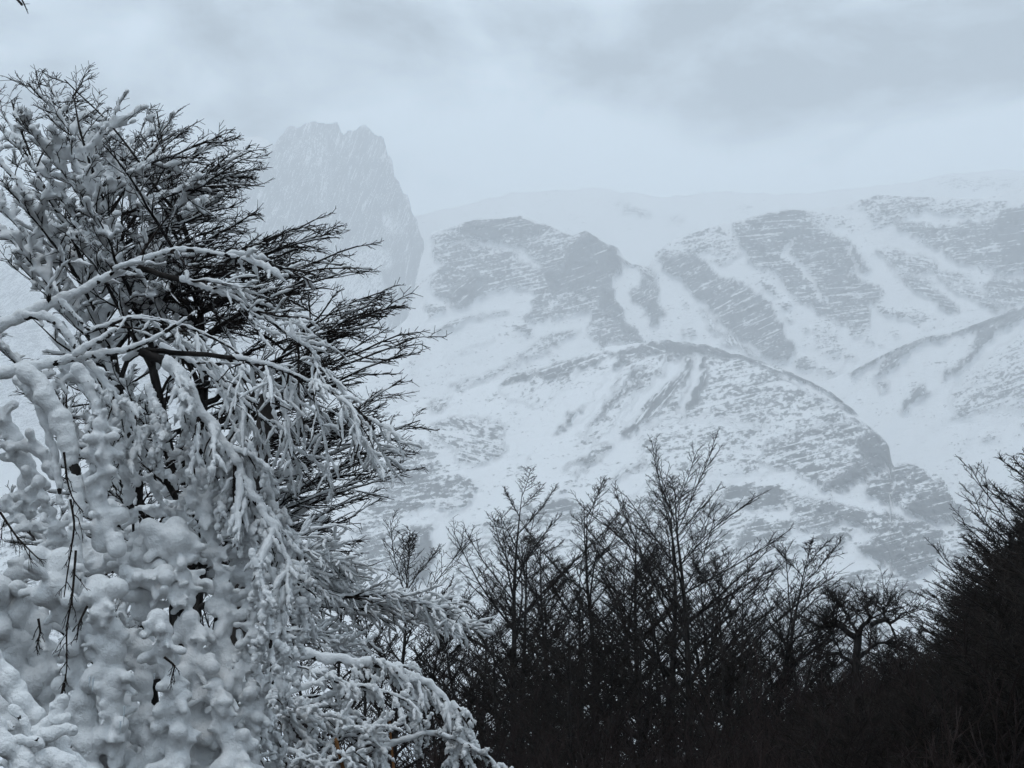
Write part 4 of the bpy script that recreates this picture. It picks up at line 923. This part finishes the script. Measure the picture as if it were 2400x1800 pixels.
    boughs += [([(250, 1180), (330, 1240), (420, 1290)], 24, 5.5, 1.3), ([(100, 1240), (200, 1290), (300, 1330)], 30, 5.5, 1.0), ([(60, 1330), (200, 1370), (340, 1400)], 36, 5.6, 1.0), ([(60, 1520), (240, 1540), (420, 1560)], 40, 5.6, 1.0), ([(0, 1660), (200, 1680), (460, 1700)], 44, 5.6, 1.0), ([(420, 1350), (500, 1380), (580, 1420)], 26, 5.5, 1.3), ([(480, 1480), (540, 1560), (590, 1640)], 26, 5.5, 1.3), ([(350, 1200), (430, 1180), (520, 1220)], 16, 5.6, 1.6), ([(440, 1290), (520, 1330), (590, 1370)], 16, 5.3, 1.6), ([(180, 1740), (300, 1760), (420, 1790)], 42, 5.5, 1.0), ([(260, 1620), (310, 1720), (300, 1830)], 34, 5.1, 1.0), ([(430, 1600), (500, 1700), (520, 1830)], 34, 5.4, 1.2)]
    for pts, r, y, fg in boughs:
        C, Rd, q = bough_lumps(pts, r, y, g, fg * (.55 if r >= 40 else 1), step=.5 if r >= 40 else .75)
        P = resample(q + (0, .01, 0), 12) - base
        w_ = obj('bough', tubes_mesh('bough_wood', [(P[None], np.linspace(.008, .004, 12)[None], 6)]), M_BARK, e)
        obj('snow', snow_mesh('bough_snow', [C - base], [Rd], 0.0082 if r > 24 else .0068, 1), M_SNOW, w_)
    # thin rimed strands hanging at the edge of the mass
    strands = [[(560, 1010), (585, 1100), (600, 1200), (612, 1300)], [(610, 1090), (640, 1180), (655, 1270), (660, 1380)], [(640, 1180), (668, 1260), (684, 1350)], [(590, 1290), (620, 1400), (635, 1500), (640, 1620)], [(640, 1340), (655, 1440), (670, 1530), (684, 1580)], [(620, 1450), (640, 1560), (660, 1640)], [(540, 1060), (556, 1160), (570, 1260)], [(500, 1020), (520, 1110), (535, 1200)], [(660, 1300), (700, 1390), (720, 1480)], [(600, 1560), (625, 1650), (640, 1760), (650, 1830)], [(560, 1480), (585, 1600), (590, 1720), (600, 1830)], [(430, 960), (440, 1060), (450, 1150)], [(350, 900), (362, 1000), (372, 1080)]]
    for pts in strands:
        y = 4.9 + g.normal(0, .12)
        limb(e, pts, 10, 7, y, g, name='hanging_strand', k=18, twig=dict(m=12, t0=.0, length=70, rim=8.5, sub=3, subrim=7.5, droop=-1.2, bx=0, angle=50), up=0, jit=.4)
    # dark dead twigs hanging in front of the snow
    for pts, ln, m in [([(150, 1060), (158, 1130), (170, 1170), (195, 1200)], 45, 5), ([(165, 1170), (176, 1230), (160, 1330), (150, 1400)], 60, 6), ([(178, 1290), (170, 1400), (155, 1470), (158, 1560), (150, 1620)], 50, 16), ([(150, 1600), (140, 1650), (112, 1690)], 40, 8), ([(205, 1420), (185, 1460), (180, 1500)], 40, 6), ([(90, 1450), (95, 1480), (85, 1520)], 35, 8), ([(385, 1540), (410, 1560), (400, 1600)], 35, 6), ([(0, 1200), (40, 1260), (90, 1310)], 70, 10)]:
        y = 4.36; P = resample([at(a, b, y) for a, b in pts], 14)[None] - base; Rr = np.linspace(.0042, .0018, 14)[None]
        L2 = sprout(P, Rr, m, .1, 1, 40, 15, np.array([ln * y / F]), k=5, r1=.001, rmin=.0018, flat=.8, bend=(0, 0, -.6), wob=.15, g=g)
        L3 = sprout(*L2, 3, .2, 1, 40, 12, np.full(len(L2[0]), ln * .4 * y / F), k=3, r1=.0008, rmin=.0012, flat=.8, bend=(0, 0, -.4), wob=.1, g=g)
        obj('dead_twig', tubes_mesh('dead_twig', [(P, Rr, 5), (*L2, 3), (*L3, 3)]), M_TWIG, e)
    # the tip of a limb that hangs into the very top of the view
    limb(e, [(-420, 300), (-330, -60), (-120, -170), (-20, -70), (30, -18), (52, 12)], 14, 5, Y, g, bare=[(.93, .96)], up=.1)
    P = resample([at(a, b, Y) for a, b in [(46, -10), (58, 12), (66, 32)]], 8)[None] - base
    obj('dead_twig', tubes_mesh('dead_twig', [(P, np.linspace(.004, .0015, 8)[None], 5), (*sprout(P, np.linspace(.004, .0015, 8)[None], 4, .2, .9, 45, 8, np.array([.03]), k=4, r1=.001, rmin=.0015, bend=(0, 0, 0), g=g), 3)]), M_TWIG, e)
    # icicles
    for a, b, ln in [(211, 1586, 26), (219, 1588, 38), (283, 1690, 30), (292, 1655, 40), (362, 1578, 16)]:
        p = at(a, b, 4.42) - base; S = 4.42 / F
        P = np.stack([p + (0, 0, -ln * S * u) for u in np.linspace(0, 1, 6)])[None]
        obj('icicle', tubes_mesh('icicle', [(P, np.linspace(2.6 * S, .3 * S, 6)[None], 6)]), M_ICE, e)
    tag(e, 'near tree with boughs bent down under thick lumps of snow', 'tree')

m_, t_, b_ = new_mat('clear_ice'); M_ICE = m_
b_.inputs['Base Color'].default_value = (.75, .82, .86, 1); b_.inputs['Roughness'].default_value = .15; b_.inputs['Transmission Weight'].default_value = .6
near_tree()

# ------------------------------------------------------------------ snowy tree behind it with the long arching branch
def arching_tree():
    g = np.random.default_rng(303); Y = 6.6
    base = at(480, 1800, Y); base[2] = float(ground_z(base[0], Y))
    e = empty('arching_snowy_tree', base)
    tp = resample([(base[0], Y, base[2] - .2), (base[0] + .04, Y, .6), (base[0] + .1, Y + .05, 2.0), (base[0] + .2, Y + .1, 3.2)], 16) - base
    obj('trunk', tubes_mesh('arching_trunk', [(tp[None], np.linspace(.09, .04, 16)[None], 10)]), M_BARK, e)
    V_ = .0082
    limb(e, [(560, 1560), (662, 1536), (740, 1538), (814, 1549), (870, 1556), (925, 1566), (968, 1582), (1008, 1606), (1040, 1636), (1062, 1668), (1072, 1705), (1068, 1745), (1060, 1785)], 15, 9, Y, g, k=44, voxel=V_, twig=dict(m=30, t0=.38, length=62, rim=5.2, sub=4, subrim=4.6, droop=-1.4, bx=.12, angle=45, taper=-.3), up=.3)
    limb(e, [(560, 1580), (660, 1560), (730, 1575), (800, 1600), (860, 1612), (910, 1625), (950, 1640)], 9, 5, Y - .1, g, voxel=V_, twig=dict(m=18, t0=.3, length=70, rim=5, sub=4, subrim=4.4, droop=-.9, bx=.2, angle=40))
    limb(e, [(925, 1566), (955, 1600), (975, 1650), (985, 1700), (980, 1740)], 8, 6, Y - .05, g, voxel=V_, twig=dict(m=16, t0=.1, length=50, rim=5.5, sub=4, subrim=5, droop=-1.2, bx=.05, angle=45))
    limb(e, [(1062, 1650), (1085, 1690), (1080, 1740), (1062, 1800)], 9, 7, Y - .05, g, voxel=V_, twig=dict(m=18, t0=.0, length=48, rim=5.8, sub=4, subrim=5.2, droop=-1.2, bx=.05, angle=45))
    # lower branch rising to the right then nodding
    limb(e, [(700, 1900), (770, 1820), (830, 1780), (895, 1750), (950, 1733), (1004, 1717), (1045, 1722), (1085, 1738), (1130, 1765), (1175, 1806)], 12, 6, Y - .15, g, k=36, voxel=V_, twig=dict(m=12, t0=.6, length=36, rim=5, sub=3, subrim=4.5, droop=.1, bx=.1, angle=55), up=.15)
    limb(e, [(880, 1752), (890, 1735), (905, 1790), (900, 1830)], 9, 7, Y - .15, g, voxel=V_, k=12, twig=dict(m=10, t0=.2, length=50, rim=8, sub=4, subrim=7, droop=-.9))
    limb(e, [(600, 1640), (680, 1640), (740, 1632), (790, 1628), (820, 1632)], 7, 4, Y + .1, g, voxel=V_, k=16)
    limb(e, [(600, 1650), (700, 1645), (770, 1655), (820, 1672), (850, 1700), (868, 1722)], 8, 6, Y, g, voxel=V_, twig=dict(m=16, t0=.3, length=60, rim=6.5, sub=3, subrim=6, droop=-.35, bx=.3, angle=25))
    # coral like rimed twigs low down
    for pts in [[(560, 1600), (620, 1680), (660, 1760), (690, 1830)], [(540, 1640), (590, 1740), (620, 1830)], [(640, 1660), (700, 1700), (740, 1760), (750, 1830)], [(600, 1660), (680, 1680), (720, 1660), (760, 1690)], [(780, 1740), (820, 1720), (860, 1732), (880, 1750)], [(790, 1760), (800, 1790), (830, 1800)], [(680, 1760), (730, 1790), (780, 1800)]]:
        limb(e, pts, 9, 7, Y - .3 + g.normal(0, .15), g, voxel=V_, k=16, twig=dict(m=13, t0=.05, length=95, rim=5.8, sub=5, subrim=5, droop=-.5, bx=.1, angle=52, flat=1.0))
    # flat snowy sprays higher up
    for pts, ln in [([(560, 1440), (694, 1424), (780, 1420), (880, 1425), (960, 1432), (1055, 1458)], 150), ([(560, 1280), (640, 1285), (720, 1295), (800, 1322)], 140), ([(560, 1340), (650, 1345), (740, 1365), (840, 1400), (900, 1420)], 150), ([(600, 1300), (690, 1325), (770, 1370)], 130), ([(560, 1500), (640, 1480), (700, 1475), (760, 1490), (800, 1520)], 110), ([(760, 1400), (860, 1395), (960, 1405), (1040, 1440)], 120)]:
        limb(e, pts, 8, 3.5, Y + 1.2 + g.normal(0, .2), g, voxel=.0086, k=24, twig=dict(m=22, t0=.15, length=ln, rim=3.6, sub=7, subrim=3.2, droop=-.25, bx=.45, angle=32, flat=.5, keep=.95, keep3=.8))
    tag(e, 'snowy tree whose long branch arches over and hangs in icy tassels', 'tree')
arching_tree()

def corner_shrub():
    g = np.random.default_rng(404); Y = 2.6
    base = at(-60, 1900, Y); base[2] = float(ground_z(base[0], Y))
    e = empty('snowy_shrub', base)
    V_ = .0042
    st = resample([base + (0, 0, -.1), base + (.0, 0, .5), at(-40, 1700, Y), at(-20, 1500, Y)], 14) - base
    obj('stem', tubes_mesh('shrub_stem', [(st[None], np.linspace(.02, .012, 14)[None], 8)]), M_BARK, e)
    limb(e, [(-60, 1490), (-10, 1560), (28, 1605), (55, 1660), (80, 1705), (115, 1745), (165, 1785), (215, 1830)], 26, 24, Y, g, voxel=V_, up=.1, jit=.08)
    limb(e, [(70, 1725), (100, 1708), (125, 1680), (143, 1655), (152, 1646)], 19, 17, Y - .03, g, voxel=V_, k=12, up=0, jit=.12)
    limb(e, [(130, 1690), (145, 1684), (153, 1680)], 14, 14, Y - .04, g, voxel=V_, k=8, up=0, jit=.1)
    limb(e, [(80, 1730), (120, 1722), (150, 1712), (168, 1705)], 18, 16, Y - .04, g, voxel=V_, k=12, up=0, jit=.12)
    limb(e, [(-40, 1690), (0, 1730), (35, 1770), (80, 1830)], 26, 24, Y - .1, g, voxel=V_, up=.05, jit=.1)
    limb(e, [(20, 1750), (45, 1735), (65, 1735), (95, 1742)], 18, 13, Y - .1, g, voxel=V_, k=12, up=0, jit=.14)
    limb(e, [(0, 1700), (18, 1700), (30, 1708)], 11, 9, Y - .06, g, voxel=V_, k=8, up=0)
    limb(e, [(30, 1660), (55, 1690), (68, 1720), (60, 1750)], 14, 13, Y - .05, g, voxel=V_, k=12, up=0)
    limb(e, [(100, 1780), (150, 1790), (190, 1830)], 28, 26, Y - .08, g, voxel=V_, k=12, up=0, jit=.1)
    tag(e, 'snow coated shrub with blunt white fingers in the bottom left corner', 'shrub')
corner_shrub()

# ------------------------------------------------------------------ two weathered stakes
def stake(pts, widths, Y, lab):
    P0 = [at(x, y, Y) for x, y in pts]; b = np.array(P0[0]); gz_ = float(ground_z(b[0], b[1]))
    d = unit(np.array(P0[0]) - np.array(P0[-1])); foot = P0[0] + d * ((P0[0][2] - gz_ + .3) / max(-d[2], .3))
    P = resample([foot] + P0, 16); base = foot
    S = Y / F; Rr = np.r_[np.full(4, widths[0]), np.linspace(widths[0], widths[1], 12)] * S
    e = empty('wooden_stake', base)
    obj('shaft', tubes_mesh('stake_shaft', [((P - base)[None], Rr[None], 6)]), M_WOOD, e)
    # split, pale broken top
    top = (P[-1] - base); T = unit(P[-1] - P[-2])
    V = np.array([top + Rr[-1] * .98 * (np.cos(a) * np.array([1, 0, 0]) + np.sin(a) * np.array([0, 1, 0])) for a in np.arange(6) * np.pi / 3] + [top + T * Rr[-1] * 1.6 + np.array([Rr[-1] * .5, 0, 0])])
    obj('broken_top', mesh_from('broken_top', V, np.array([(i, (i + 1) % 6, 6) for i in range(6)]), False), M_WOOD, e)
    tag(e, lab, 'stake', 'brown wooden stakes below the arching branch')
stake([(812, 1830), (803, 1790), (794, 1755), (787, 1735)], (6, 5), 6.0, 'leaning brown stake between the rimed twigs and the low snowy branch')
stake([(926, 1830), (922, 1790), (917, 1755), (912, 1705), (911, 1670)], (9, 2.5), 9.0, 'tapering brown stake standing behind the low snowy branch')
